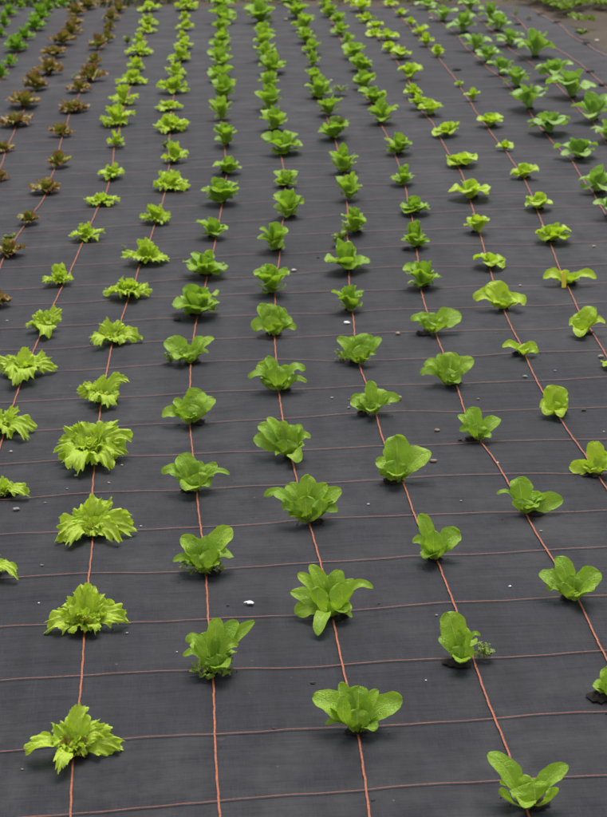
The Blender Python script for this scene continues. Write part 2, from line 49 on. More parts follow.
["D",-0.2229,0.7943,"lettuce showing only its frilly tip at the left edge, foremost of its row",[[0.0678,-0.0617,0.015,0.0359,"d"],[0.0199,0.0183,0.0444,0.0359,"f"],[0.0485,-0.0006,0.015,0.0304,"s"],[-0.0438,-0.027,0.015,0.0387,"s"],[-0.0102,0.0139,0.0476,0.0387,"f"],[0.0091,-0.0055,0.0269,0.0442,"b"]]]]
AUTO = [
["Z",-0.9687,9.2003,0.0411,0.0661,12,"curly lettuce, first at the near end of the curly row at the far left corner"],
["Z",-0.996,9.7079,0.0498,0.0931,14,"curly lettuce, second from the near end of the curly row at the far left corner"],
["Z",-1.0033,10.1559,0.0625,0.0859,17,"curly lettuce, second from the far end of the curly row at the far left corner"],
["Z",-0.9528,10.5133,0.0377,0.0657,10,"curly lettuce, last at the far end of the curly row at the far left corner"],
["A",-0.821,7.5934,0.048,0.0906,16,"curly lettuce, first at the near end of the curly row beside the outer red row"],
["A",-0.8111,8.039,0.0499,0.0721,16,"curly lettuce, second from the near end of the curly row beside the outer red row"],
["A",-0.8249,8.601,0.0817,0.0937,25,"curly lettuce, third from the near end of the curly row beside the outer red row"],
["A",-0.8052,9.0184,0.0642,0.085,19,"curly lettuce, fourth from the near end of the curly row beside the outer red row"],
["A",-0.7773,9.4586,0.0769,0.0864,22,"curly lettuce, fifth from the near end of the curly row beside the outer red row"],
["A",-0.7799,9.9246,0.0796,0.1157,22,"curly lettuce, fourth from the far end of the curly row beside the outer red row"],
["A",-0.7556,10.3297,0.0559,0.1061,15,"curly lettuce, third from the far end of the curly row beside the outer red row"],
["A",-0.6791,10.6161,0.0532,0.0547,14,"curly lettuce, second from the far end of the curly row beside the outer red row"],
["A",-0.882,10.8407,0.0579,0.055,15,"curly lettuce, last at the far end of the curly row beside the outer red row"],
["B",-0.5888,4.9318,0.053,0.0466,20,"small red curly lettuce, first at the near end of the outer red row"],
["B",-0.6263,5.5732,0.0625,0.0495,22,"small red curly lettuce, second from the near end of the outer red row"],
["B",-0.6202,6.1866,0.0848,0.062,28,"red curly lettuce, third from the near end of the outer red row"],
["B",-0.6186,6.7001,0.0923,0.092,29,"red curly lettuce, fourth from the near end of the outer red row"],
["B",-0.6025,7.2191,0.0835,0.1003,25,"red curly lettuce, fifth from the near end of the outer red row"],
["B",-0.5677,7.706,0.0942,0.0968,27,"red curly lettuce, sixth from the near end of the outer red row"],
["B",-0.5797,8.2989,0.0807,0.0757,22,"red curly lettuce, sixth from the far end of the outer red row"],
["B",-0.5594,8.8072,0.0879,0.0867,23,"red curly lettuce, fifth from the far end of the outer red row"],
["B",-0.5371,9.2498,0.0752,0.085,19,"red curly lettuce, fourth from the far end of the outer red row"],
["B",-0.5381,9.5962,0.065,0.0728,16,"red curly lettuce, third from the far end of the outer red row"],
["B",-0.5558,10.1385,0.0761,0.0835,18,"red curly lettuce, second from the far end of the outer red row"],
["B",-0.4903,10.4264,0.0777,0.0766,18,"red curly lettuce, last at the far end of the outer red row"],
["C",-0.4151,3.0011,0.0537,0.0599,26,"small red curly lettuce, first at the near end of the inner red row"],
["C",-0.4322,3.675,0.0635,0.061,28,"red curly lettuce, second from the near end of the inner red row"],
["C",-0.3953,4.1631,0.0483,0.0567,20,"small red curly lettuce, third from the near end of the inner red row"],
["C",-0.3707,4.6779,0.0721,0.0607,28,"red curly lettuce, fourth from the near end of the inner red row"],
["C",-0.3498,5.173,0.0599,0.0754,22,"small red curly lettuce, fifth from the near end of the inner red row"],
["C",-0.3857,5.8749,0.0646,0.0639,22,"red curly lettuce, sixth from the near end of the inner red row"],
["C",-0.3646,6.4734,0.0842,0.0586,27,"red curly lettuce, seventh from the near end of the inner red row"],
["C",-0.3658,7.034,0.0723,0.0663,22,"red curly lettuce, eighth from the near end of the inner red row"],
["C",-0.3222,7.4133,0.0885,0.0946,26,"red curly lettuce, eighth from the far end of the inner red row"],
["C",-0.3246,7.9198,0.0534,0.0706,15,"small red curly lettuce, seventh from the far end of the inner red row"],
["C",-0.3355,8.5272,0.0636,0.0966,17,"red curly lettuce, sixth from the far end of the inner red row"],
["C",-0.2949,8.8309,0.0575,0.0927,15,"small red curly lettuce, fifth from the far end of the inner red row"],
["C",-0.305,9.3801,0.048,0.0661,12,"small red curly lettuce, fourth from the far end of the inner red row"],
["C",-0.3097,9.8174,0.0661,0.0743,16,"red curly lettuce, third from the far end of the inner red row"],
["C",-0.2708,10.191,0.0595,0.0868,14,"small red curly lettuce, second from the far end of the inner red row"],
["C",-0.3974,10.6385,0.057,0.0361,13,"small red curly lettuce, last at the far end of the inner red row"],
["D",-0.2267,3.2581,0.0627,0.0672,37,"frilly lettuce, sixth from the near end of the outer frilly row"],
["D",-0.1666,3.866,0.0681,0.0698,37,"frilly lettuce, seventh from the near end of the outer frilly row"],
["D",-0.1312,4.4003,0.0749,0.0467,38,"frilly lettuce, eighth from the near end of the outer frilly row"],
["D",-0.1114,4.9011,0.0627,0.0649,30,"frilly lettuce, ninth from the near end of the outer frilly row"],
["D",-0.1155,5.5808,0.0496,0.0769,20,"small frilly lettuce, tenth from the near end of the outer frilly row"],
["D",-0.1348,6.1087,0.0881,0.1006,37,"large frilly lettuce, ninth from the far end of the outer frilly row"],
["D",-0.1229,6.6014,0.0799,0.1091,32,"frilly lettuce, eighth from the far end of the outer frilly row"],
["D",-0.0909,7.2197,0.0847,0.0847,32,"frilly lettuce, seventh from the far end of the outer frilly row"],
["D",-0.082,7.671,0.0606,0.0817,20,"frilly lettuce, sixth from the far end of the outer frilly row"],
["D",-0.086,8.2466,0.0868,0.0743,30,"large frilly lettuce, fifth from the far end of the outer frilly row"],
["D",-0.0898,8.6207,0.0525,0.0762,16,"small frilly lettuce, fourth from the far end of the outer frilly row"],
["D",-0.0593,9.1219,0.0614,0.0621,18,"frilly lettuce, third from the far end of the outer frilly row"],
["D",-0.0621,9.5347,0.0704,0.0715,20,"frilly lettuce, second from the far end of the outer frilly row"],
["D",-0.0628,10.1844,0.0887,0.0731,24,"frilly lettuce, last at the far end of the outer frilly row"],
["E",0.014,3.028,0.0887,0.0715,54,"large frilly lettuce, seventh from the near end of the inner frilly row"],
["E",0.0664,3.4766,0.0805,0.0863,46,"frilly lettuce, eighth from the near end of the inner frilly row"],
["E",0.091,4.0699,0.0663,0.0686,35,"frilly lettuce, ninth from the near end of the inner frilly row"],
["E",0.1336,4.6521,0.0895,0.0701,44,"large frilly lettuce, tenth from the near end of the inner frilly row"],
["E",0.1492,5.1837,0.0713,0.0972,33,"frilly lettuce, eleventh from the near end of the inner frilly row"],
["E",0.129,5.894,0.1002,0.0783,43,"large frilly lettuce, tenth from the far end of the inner frilly row"],
["E",0.1093,6.3777,0.0781,0.0527,29,"frilly lettuce, ninth from the far end of the inner frilly row"],
["E",0.1288,6.9119,0.0979,0.0974,38,"large frilly lettuce, eighth from the far end of the inner frilly row"],
["E",0.1347,7.4325,0.0713,0.0916,24,"frilly lettuce, seventh from the far end of the inner frilly row"],
["E",0.1586,7.9512,0.0808,0.0877,26,"frilly lettuce, sixth from the far end of the inner frilly row"],
["E",0.1736,8.3701,0.0611,0.065,19,"frilly lettuce, fifth from the far end of the inner frilly row"],
["E",0.1659,8.7472,0.0431,0.0632,13,"small frilly lettuce, fourth from the far end of the inner frilly row"],
["E",0.1824,9.1992,0.0687,0.0613,20,"frilly lettuce, third from the far end of the inner frilly row"],
["E",0.1744,9.6303,0.0497,0.059,14,"small frilly lettuce, second from the far end of the inner frilly row"],
["E",0.179,10.1328,0.0994,0.0973,27,"large frilly lettuce, last at the far end of the inner frilly row"],
["F",0.2434,2.7713,0.0887,0.0981,56,"large romaine lettuce, sixth from the near end of the romaine row beside the frilly lettuces"],
["F",0.2717,3.2677,0.0783,0.0876,46,"romaine lettuce, seventh from the near end of the romaine row beside the frilly lettuces"],
["F",0.3041,3.7932,0.0585,0.0807,32,"romaine lettuce, eighth from the near end of the romaine row beside the frilly lettuces"],
["F",0.3408,4.3364,0.0784,0.0974,40,"romaine lettuce, ninth from the near end of the romaine row beside the frilly lettuces"],
["F",0.3735,4.8887,0.0628,0.0851,30,"romaine lettuce, tenth from the near end of the romaine row beside the frilly lettuces"],
["F",0.3742,5.4741,0.0639,0.1196,26,"romaine lettuce, tenth from the far end of the romaine row beside the frilly lettuces"],
["F",0.3648,6.094,0.0576,0.112,22,"romaine lettuce, ninth from the far end of the romaine row beside the frilly lettuces"],
["F",0.3826,6.6562,0.0755,0.129,30,"romaine lettuce, eighth from the far end of the romaine row beside the frilly lettuces"],
["F",0.3697,7.2227,0.0759,0.0884,26,"romaine lettuce, seventh from the far end of the romaine row beside the frilly lettuces"],
["F",0.3806,7.6481,0.0757,0.1148,25,"romaine lettuce, sixth from the far end of the romaine row beside the frilly lettuces"],
["F",0.3808,8.0991,0.0661,0.0997,21,"romaine lettuce, fifth from the far end of the romaine row beside the frilly lettuces"],
["F",0.3973,8.4672,0.0584,0.0973,18,"romaine lettuce, fourth from the far end of the romaine row beside the frilly lettuces"],
["F",0.4035,8.9209,0.0639,0.1167,19,"romaine lettuce, third from the far end of the romaine row beside the frilly lettuces"],
["F",0.424,9.4794,0.0913,0.1179,26,"romaine lettuce, second from the far end of the romaine row beside the frilly lettuces"],
["F",0.4137,10.1543,0.0886,0.0818,24,"romaine lettuce, last at the far end of the romaine row beside the frilly lettuces"],
["G",0.4864,2.9951,0.0623,0.1,38,"romaine lettuce, seventh from the near end of the second romaine row from the frilly lettuces"],
["G",0.5181,3.5536,0.0603,0.1071,34,"romaine lettuce, eighth from the near end of the second romaine row from the frilly lettuces"],
["G",0.5912,4.0619,0.0645,0.1107,34,"romaine lettuce, ninth from the near end of the second romaine row from the frilly lettuces"],
["G",0.6027,4.5766,0.0606,0.0769,30,"romaine lettuce, tenth from the near end of the second romaine row from the frilly lettuces"],
["G",0.6199,5.2591,0.0895,0.0994,41,"romaine lettuce, tenth from the far end of the second romaine row from the frilly lettuces"],
["G",0.6045,5.7599,0.071,0.1164,28,"romaine lettuce, ninth from the far end of the second romaine row from the frilly lettuces"],
["G",0.6021,6.3211,0.0724,0.1246,27,"romaine lettuce, eighth from the far end of the second romaine row from the frilly lettuces"],
["G",0.6171,6.8691,0.0565,0.1094,20,"romaine lettuce, seventh from the far end of the second romaine row from the frilly lettuces"],
["G",0.6523,7.3951,0.086,0.1167,29,"romaine lettuce, sixth from the far end of the second romaine row from the frilly lettuces"],
["G",0.6351,7.8298,0.0739,0.1028,24,"romaine lettuce, fifth from the far end of the second romaine row from the frilly lettuces"],
["G",0.6355,8.345,0.0708,0.1092,22,"romaine lettuce, fourth from the far end of the second romaine row from the frilly lettuces"],
["G",0.6576,8.8259,0.0736,0.09,22,"romaine lettuce, third from the far end of the second romaine row from the frilly lettuces"],
["G",0.6581,9.4031,0.1049,0.142,33,"romaine lettuce, second from the far end of the second romaine row from the frilly lettuces"],
["G",0.6649,10.239,0.0892,0.0736,24,"romaine lettuce, last at the far end of the second romaine row from the frilly lettuces"],
["H",0.7253,2.7622,0.0523,0.0873,33,"romaine lettuce, seventh from the near end of the second romaine row from the butterheads"],
["H",0.7512,3.2413,0.0766,0.1046,45,"romaine lettuce, eighth from the near end of the second romaine row from the butterheads"],
["H",0.814,3.7455,0.0561,0.0991,28,"romaine lettuce, ninth from the near end of the second romaine row from the butterheads"],
["H",0.8378,4.3079,0.0538,0.1093,25,"small romaine lettuce, tenth from the near end of the second romaine row from the butterheads"],
["H",0.8562,4.833,0.0642,0.1151,28,"romaine lettuce, eleventh from the near end of the second romaine row from the butterheads"],
["H",0.8569,5.5285,0.072,0.0969,32,"romaine lettuce, tenth from the far end of the second romaine row from the butterheads"],
["H",0.8758,6.0953,0.063,0.0984,24,"romaine lettuce, ninth from the far end of the second romaine row from the butterheads"],
["H",0.8584,6.6007,0.0745,0.1087,27,"romaine lettuce, eighth from the far end of the second romaine row from the butterheads"],
["H",0.8667,7.087,0.0549,0.0849,19,"small romaine lettuce, seventh from the far end of the second romaine row from the butterheads"],
["H",0.8853,7.5943,0.0423,0.0852,14,"small romaine lettuce, sixth from the far end of the second romaine row from the butterheads"],
["H",0.9053,8.042,0.0628,0.085,20,"romaine lettuce, fifth from the far end of the second romaine row from the butterheads"],
["H",0.8942,8.47,0.065,0.104,20,"romaine lettuce, fourth from the far end of the second romaine row from the butterheads"],
["H",0.9096,8.9833,0.0813,0.1144,24,"romaine lettuce, third from the far end of the second romaine row from the butterheads"],
["H",0.8932,9.522,0.0777,0.1125,22,"romaine lettuce, second from the far end of the second romaine row from the butterheads"],
["H",0.8848,10.1669,0.0814,0.0568,22,"romaine lettuce, last at the far end of the second romaine row from the butterheads"],
["I",0.9845,3.0024,0.0626,0.0924,38,"romaine lettuce, seventh from the near end of the romaine row beside the butterheads"],
["I",1.0102,3.4912,0.0543,0.0955,28,"small romaine lettuce, eighth from the near end of the romaine row beside the butterheads"],
["I",1.0658,4.0126,0.0661,0.0685,35,"romaine lettuce, ninth from the near end of the romaine row beside the butterheads"],
["I",1.0748,4.5526,0.0533,0.0814,24,"small romaine lettuce, tenth from the near end of the romaine row beside the butterheads"],
["I",1.1188,5.1611,0.0671,0.0985,31,"romaine lettuce, eleventh from the near end of the romaine row beside the butterheads"],
["I",1.1122,5.8517,0.0718,0.1056,28,"romaine lettuce, tenth from the far end of the romaine row beside the butterheads"],
["I",1.1163,6.3831,0.0738,0.0845,30,"romaine lettuce, ninth from the far end of the romaine row beside the butterheads"],
["I",1.1043,6.8384,0.0734,0.1055,26,"romaine lettuce, eighth from the far end of the romaine row beside the butterheads"],
["I",1.1368,7.4325,0.0716,0.092,24,"romaine lettuce, seventh from the far end of the romaine row beside the butterheads"],
["I",1.1346,7.8246,0.0802,0.1017,26,"romaine lettuce, sixth from the far end of the romaine row beside the butterheads"],
["I",1.134,8.3461,0.0451,0.0682,14,"small romaine lettuce, fifth from the far end of the romaine row beside the butterheads"],
["I",1.112,8.7009,0.0663,0.0904,20,"romaine lettuce, fourth from the far end of the romaine row beside the butterheads"],
["I",1.1318,9.1591,0.0584,0.0878,17,"romaine lettuce, third from the far end of the romaine row beside the butterheads"],
["I",1.1063,9.5354,0.0601,0.099,17,"romaine lettuce, second from the far end of the romaine row beside the butterheads"],
["I",1.1043,10.013,0.0513,0.0698,14,"small romaine lettuce, last at the far end of the romaine row beside the butterheads"],
["J",1.2405,3.2172,0.0629,0.0508,37,"butterhead lettuce, fifth from the near end of the butterhead row beside the romaine"],
["J",1.2563,3.6832,0.0538,0.0894,27,"small butterhead lettuce, sixth from the near end of the butterhead row beside the romaine"],
["J",1.3071,4.2264,0.0913,0.0739,47,"large butterhead lettuce, seventh from the near end of the butterhead row beside the romaine"],
["J",1.3477,4.8433,0.0837,0.0597,40,"butterhead lettuce, eighth from the near end of the butterhead row beside the romaine"],
["J",1.369,5.4994,0.0765,0.0633,34,"butterhead lettuce, ninth from the near end of the butterhead row beside the romaine"],
["J",1.3521,6.0258,0.0679,0.0777,26,"butterhead lettuce, tenth from the near end of the butterhead row beside the romaine"],
["J",1.3166,6.1814,0.0584,0.0817,22,"butterhead lettuce, eleventh from the near end of the butterhead row beside the romaine"],
["J",1.3328,6.5624,0.0551,0.0733,20,"butterhead lettuce, tenth from the far end of the butterhead row beside the romaine"],
["J",1.3674,7.0865,0.0723,0.0952,25,"butterhead lettuce, ninth from the far end of the butterhead row beside the romaine"],
["J",1.3868,7.7564,0.0737,0.0657,24,"butterhead lettuce, eighth from the far end of the butterhead row beside the romaine"],
["J",1.3497,8.0154,0.069,0.0762,22,"butterhead lettuce, seventh from the far end of the butterhead row beside the romaine"],
["J",1.3784,8.4442,0.078,0.0626,24,"butterhead lettuce, sixth from the far end of the butterhead row beside the romaine"],
["J",1.3096,8.6087,0.0659,0.0583,20,"butterhead lettuce, fifth from the far end of the butterhead row beside the romaine"],
["J",1.3506,8.9379,0.0676,0.0682,20,"butterhead lettuce, fourth from the far end of the butterhead row beside the romaine"],
["J",1.3218,9.2582,0.0693,0.0702,20,"butterhead lettuce, third from the far end of the butterhead row beside the romaine"],
["J",1.3293,9.7404,0.079,0.0891,22,"butterhead lettuce, second from the far end of the butterhead row beside the romaine"],
["J",1.3044,10.1843,0.0668,0.0334,18,"butterhead lettuce, last at the far end of the butterhead row beside the romaine"],
["K",1.4156,2.0469,0.0344,0.0322,22,"butterhead lettuce, first at the near end of the butterhead row beside the dark leafy plants"],
["K",1.5069,3.5288,0.0747,0.0686,42,"butterhead lettuce, fourth from the near end of the butterhead row beside the dark leafy plants"],
["K",1.5339,4.0138,0.0682,0.0591,36,"butterhead lettuce, fifth from the near end of the butterhead row beside the dark leafy plants"],
["K",1.5695,4.5716,0.0669,0.066,33,"butterhead lettuce, sixth from the near end of the butterhead row beside the dark leafy plants"],
["K",1.5822,5.1718,0.043,0.052,18,"butterhead lettuce, seventh from the near end of the butterhead row beside the dark leafy plants"],
["K",1.5936,5.7096,0.0714,0.0612,31,"butterhead lettuce, eighth from the near end of the butterhead row beside the dark leafy plants"],
["K",1.6016,6.3526,0.0459,0.0736,17,"butterhead lettuce, eighth from the far end of the butterhead row beside the dark leafy plants"],
["K",1.5896,6.7989,0.0254,0.0349,9,"butterhead lettuce, seventh from the far end of the butterhead row beside the dark leafy plants"],
["K",1.5976,7.7848,0.0493,0.071,16,"butterhead lettuce, sixth from the far end of the butterhead row beside the dark leafy plants"],
["K",1.5732,8.1698,0.0541,0.0806,17,"butterhead lettuce, fifth from the far end of the butterhead row beside the dark leafy plants"],
["K",1.5911,8.653,0.0596,0.0678,18,"butterhead lettuce, fourth from the far end of the butterhead row beside the dark leafy plants"],
["K",1.5752,9.0196,0.0409,0.0575,12,"butterhead lettuce, third from the far end of the butterhead row beside the dark leafy plants"],
["K",1.5608,9.4977,0.053,0.058,15,"butterhead lettuce, second from the far end of the butterhead row beside the dark leafy plants"],
["K",1.5289,9.9098,0.0619,0.0588,17,"butterhead lettuce, last at the far end of the butterhead row beside the dark leafy plants"],
["L",1.7876,3.8705,0.0771,0.0867,36,"dark leafy green, first at the near end of the inner dark leafy row"],
["L",1.806,4.2534,0.0989,0.1153,44,"large dark leafy green, second from the near end of the inner dark leafy row"],
["L",1.8594,4.9208,0.1119,0.0998,46,"large dark leafy green, third from the near end of the inner dark leafy row"],
["L",1.8377,5.512,0.1298,0.1057,50,"large dark leafy green, fourth from the near end of the inner dark leafy row"],
["L",1.8357,6.0887,0.135,0.1259,49,"large dark leafy green, fifth from the near end of the inner dark leafy row"],
["L",1.8781,6.7306,0.0903,0.1143,28,"dark leafy green, sixth from the near end of the inner dark leafy row"],
["L",1.8616,7.1367,0.0871,0.1138,26,"dark leafy green, sixth from the far end of the inner dark leafy row"],
["L",1.8462,7.5533,0.0973,0.0955,28,"dark leafy green, fifth from the far end of the inner dark leafy row"],
["L",1.8368,7.9705,0.1048,0.1101,32,"large dark leafy green, fourth from the far end of the inner dark leafy row"],
["L",1.8532,8.6695,0.1068,0.1303,28,"dark leafy green, third from the far end of the inner dark leafy row"],
["L",1.7975,9.2135,0.1114,0.112,28,"large dark leafy green, second from the far end of the inner dark leafy row"],
["L",1.7591,9.7703,0.0912,0.0788,22,"dark leafy green, last at the far end of the inner dark leafy row"],
["M",2.0616,5.29,0.0863,0.0965,34,"dark leafy green, first at the near end of the outermost dark leafy row"],
["M",2.0792,5.7497,0.1279,0.1383,48,"large dark leafy green, second from the near end of the outermost dark leafy row"],
["M",2.0934,6.363,0.1388,0.148,49,"large dark leafy green, third from the near end of the outermost dark leafy row"],
["M",2.1062,6.9196,0.1075,0.1153,36,"large dark leafy green, fourth from the near end of the outermost dark leafy row"],
["M",2.1255,7.671,0.1278,0.1554,40,"large dark leafy green, fifth from the near end of the outermost dark leafy row"],
["M",2.0549,8.1231,0.0949,0.1027,26,"dark leafy green, fourth from the far end of the outermost dark leafy row"],
["M",2.078,8.7131,0.1114,0.111,32,"large dark leafy green, third from the far end of the outermost dark leafy row"],
["M",2.0873,9.1174,0.0949,0.1304,24,"dark leafy green, second from the far end of the outermost dark leafy row"],
["M",2.0209,9.6086,0.0984,0.0934,24,"dark leafy green, last at the far end of the outermost dark leafy row"]]
WEEDS = [
["feathery",0.9688,6.6686,0.0606,0.0687,"feathery dark weed growing between two romaine rows near the far end"],
["broad",0.8793,5.5913,0.077,0.0886,"dark broad weed crowding a romaine lettuce in the far middle of the bed"],
["broad",0.7559,3.5963,0.0464,0.0456,"dark weed just behind the broad romaine lettuce in the middle distance"],
["broad",-0.4546,3.8873,0.0443,0.0313,"bluish weed behind a red lettuce at the left edge"],
["broad",-0.5653,4.9486,0.0189,0.0321,"tiny green weed beside the red lettuce clipped by the left edge"],
["feathery",-0.4138,7.5156,0.0244,0.0369,"tiny weed on the left side of a red lettuce in the inner red row"],
["broad",-0.1694,8.689,0.045,0.051,"bluish weed left of the far frilly lettuces"],
["broad",0.102,5.4794,0.0268,0.0379,"bluish seedling behind a frilly lettuce in the right frilly row"],
["feathery",-0.0207,3.6792,0.0126,0.0214,"tiny dark seedling left of a frilly lettuce in the middle distance"],
["feathery",2.2635,9.2398,0.0284,0.0697,"slim upright weed on the empty line near the far right corner"],
["feathery",2.3283,9.1296,0.0282,0.0319,"small pale weed beside the slim upright weed at the far end"],
["feathery",2.2358,8.3037,0.0322,0.0399,"green weed behind the largest dark leafy plant on its empty side"],
["broad",2.5182,8.3925,0.0561,0.0402,"leafy weed at the bare soil edge in the far right corner"],
["feathery",0.8001,0.2455,0.0295,0.0401,"feathery weed at the foot of the thin romaine lettuce"],
["mat",0.2671,0.2368,0.039,0.0265,"low weed mat around the foot of the front romaine beside the frilly row"],
["mat",0.25,0.7542,0.0462,0.0299,"low weed mat under the romaine with one round leaf raised high"],
["mat",0.175,2.2767,0.0264,0.0324,"dark weed tuft left under the wing-leaved romaine"],
["mat",0.6742,2.2382,0.0263,0.0347,"dark weed tuft under the dense romaine behind the cork bit"]]
DEBRIS = [
["pale",0.5721,3.2731,0.0174,"pale pebble right of the sixth centre romaine, beside an orange line"],
["pale",-0.243,1.5855,0.0088,"cream pebble below the frilly lettuce curling down at the left edge"],
["pale",-0.0637,1.3806,0.0085,"pale pebble below left of the biggest frilly lettuce"],
["tan",0.0207,1.3221,0.0073,"tan pebble below right of the biggest frilly lettuce"],
["grey",-0.081,1.2963,0.0052,"tiny grey crumb below the biggest frilly lettuce, lowest of three"],
["pale",0.0487,1.439,0.0064,"whitish crumb touching the right side of the biggest frilly lettuce"],
["grey",-0.1958,1.181,0.0163,"rounded grey pebble below the half-cut frilly lettuce at the left edge"],
["brown",-0.1072,0.8144,0.0085,"reddish brown pebble left of the triangular frilly lettuce, above an orange line"],
["white",-0.0997,0.6224,0.0045,"white speck left of the triangular frilly lettuce"],
["tan",0.0926,0.4557,0.0061,"pinkish crumb at the right tip of the triangular frilly lettuce"],
["pale",0.1068,1.0331,0.0059,"pale crumb right of the arched frilly lettuce"],
["scrap",0.3483,0.5647,0.0197,"torn white scrap on bare fabric between the two front romaine rows"],
["pale",0.1961,0.3477,0.0043,"pale crumb left of the front romaine beside the frilly row"],
["dark",0.3018,0.5638,0.0063,"dark crumb left of the torn white scrap"],
["white",0.7041,2.604,0.0184,"chalky white stone below a small romaine on an orange line"],
["tan",0.8491,2.4673,0.0155,"tan pebble between two middle romaine rows, lying on a cross line"],
["cork",0.7844,1.8375,0.0255,"tan cork-like bit beside a small pointed romaine"],
["tan",0.6094,1.8811,0.0082,"tan crumb left of the romaine beside the cork bit, uppermost"],
["brown",0.6546,1.8589,0.007,"brown crumb at the left leaf tip of the romaine beside the cork bit"],
["grey",0.6489,1.7826,0.008,"grey crumb below the left leaf of the romaine beside the cork bit"],
["brown",0.828,1.36,0.0191,"brown pebble right of the romaine with three big round leaves"],
["brown",0.8652,1.5914,0.0155,"flat brown clod below the bushy romaine beside the butterheads"],
["grey",1.1623,2.0015,0.0132,"dark grey pebble below the small flat butterhead"],
["brown",1.0071,1.8402,0.0105,"brown crumb right of the bushy romaine beside the butterheads"],
["cork",1.4067,2.1469,0.0197,"flat tan stone near the right edge above a tiny butterhead tip"],
["grey",1.2543,2.0412,0.0072,"grey crumb right of the small flat butterhead"],
["white",0.9858,1.3296,0.0074,"white crumb on the orange line below the narrow curled romaine"],
["dark",1.2756,1.7148,0.0137,"dark soil clod right of the spoon-like butterhead"],
["dark",0.9164,1.5196,0.011,"dark crumb left of the narrow curled romaine"],
["tan",1.2955,1.5426,0.0066,"tan crumb at the right edge below the spoon-like butterhead"],
["pale",0.6439,1.0967,0.0071,"cream crumb below the romaine with three big round leaves"],
["grey",0.7302,0.4498,0.0061,"pale grey crumb below the romaine with two raised ears"],
["dark",0.4595,0.1816,0.0107,"dark brown clod left of the largest front centre romaine"],
["dark",0.6186,0.5327,0.0054,"dark crumb right of the leafy romaine with a drooping leaf"],
["tan",1.0229,0.9005,0.0068,"tan crumb below the romaine with a long arching leaf"],
["white",0.9043,0.5906,0.0063,"white crumb left of the open star romaine"],
["tan",0.8635,1.0892,0.006,"tan crumb left of the romaine with a long arching leaf"],
["brown",-0.0783,-0.0785,0.0061,"brown crumb left of the front frilly lettuce"],
["dark",0.3771,-0.0005,0.007,"dark crumb on a cross line left of the largest front centre romaine"],
["dark",0.5364,-0.2716,0.0066,"dark crumb at the bottom beside the centre orange line"],
["white",0.6768,0.1669,0.0041,"white speck left of the thin weedy romaine"],
["pale",1.2578,3.3136,0.019,"pinkish pale pebble behind a butterhead on the inner butterhead line"],
["tan",1.6368,3.4409,0.0135,"tan pebble between the butterheads and the dark leafy rows"],
["tan",1.3018,2.9767,0.0112,"tan crumb above the large floppy butterhead"],
["dark",0.6649,3.452,0.0104,"dark crumb left of the broad romaine in the middle distance"],
["pale",1.7327,9.3096,0.0269,"pale pinkish stone beside the far butterhead rows"],
["tan",0.8178,9.416,0.0271,"tan stone between two far romaine rows"],
["pale",0.9536,7.1274,0.0179,"pale stone just behind the feathery dark weed"],
["dark",0.1773,2.7184,0.0267,"dark heap of soil crumbs left of a romaine in the middle distance"],
["dark",0.9763,3.4713,0.0299,"dark soil clod left of a romaine beside the butterhead rows"],
["pale",-0.3626,2.8131,0.0081,"pale crumb left of the horned frilly lettuce at the left edge"],
["brown",-0.1293,1.2195,0.0082,"brown crumb between the grey pebble and the arched frilly lettuce"],
["pale",2.5561,8.0985,0.0294,"pale stone on the bare soil in the far right corner"]]
HOLES = [
[1.6471,7.3327,0.0242,"empty planting hole on the butterhead line before the dark leafy rows"],
[2.3134,7.0444,0.0237,"empty planting hole on the bare line near the right edge, farther one"],
[2.3023,6.6407,0.0253,"empty planting hole on the bare line at the right edge"],
[2.2272,8.9269,0.0246,"empty planting hole on the bare line beside the slim weed"],
[2.4375,9.3299,0.0254,"empty planting hole on the outermost line, far end"],
[2.4659,8.908,0.0246,"empty planting hole on the outermost line, middle one"],
[2.4795,8.0321,0.0258,"empty planting hole on the outermost line, near the bare soil weed"]]
TAG = [1.4417, 2.9444, 0.0131]
EDGE = [[-2.5804, 11.1827], [-1.1252, 10.8277], [0.2737, 10.4332], [1.6124, 10.0816], [2.3591, 9.8964], [2.502, 9.7538], [2.5532, 9.4422], [2.5702, 8.9699], [2.5631, 8.5357], [2.5711, 8.2055], [2.5806, 7.9299], [2.6134, 7.2052]]
CAM = {'loc': [0.3113, -3.2352, 1.7405], 'right': [0.9981808669038117, -0.052775185014236545, -0.029150245176808524], 'up': [0.04468434988405508, 0.3229926174996892, 0.9453460096261783], 'fwd': [0.040475496570076736, 0.9449288591674044, -0.32476327577174297], 'f': 1970.0, 'focus': 4.1778}
NAMES = {'Z': 'curly_lettuce', 'A': 'curly_lettuce', 'B': 'red_lettuce', 'C': 'red_lettuce', 'D': 'frilly_lettuce', 'E': 'frilly_lettuce', 'F': 'romaine_lettuce', 'G': 'romaine_lettuce', 'H': 'romaine_lettuce', 'I': 'romaine_lettuce', 'J': 'butterhead_lettuce', 'K': 'butterhead_lettuce', 'L': 'leafy_green', 'M': 'leafy_green'}
KINDS = {'Z': 'curly lettuce', 'A': 'curly lettuce', 'B': 'red curly lettuce', 'C': 'red curly lettuce', 'D': 'frilly lettuce', 'E': 'frilly lettuce', 'F': 'romaine lettuce', 'G': 'romaine lettuce', 'H': 'romaine lettuce', 'I': 'romaine lettuce', 'J': 'butterhead lettuce', 'K': 'butterhead lettuce', 'L': 'dark leafy green', 'M': 'dark leafy green'}
ROWS = {'Z': 'curly row at the far left corner', 'A': 'curly row beside the outer red row', 'B': 'outer red row', 'C': 'inner red row', 'D': 'outer frilly row', 'E': 'inner frilly row', 'F': 'romaine row beside the frilly lettuces', 'G': 'second romaine row from the frilly lettuces', 'H': 'second romaine row from the butterheads', 'I': 'romaine row beside the butterheads', 'J': 'butterhead row beside the romaine', 'K': 'butterhead row beside the dark leafy plants', 'L': 'inner dark leafy row', 'M': 'outermost dark leafy row'}

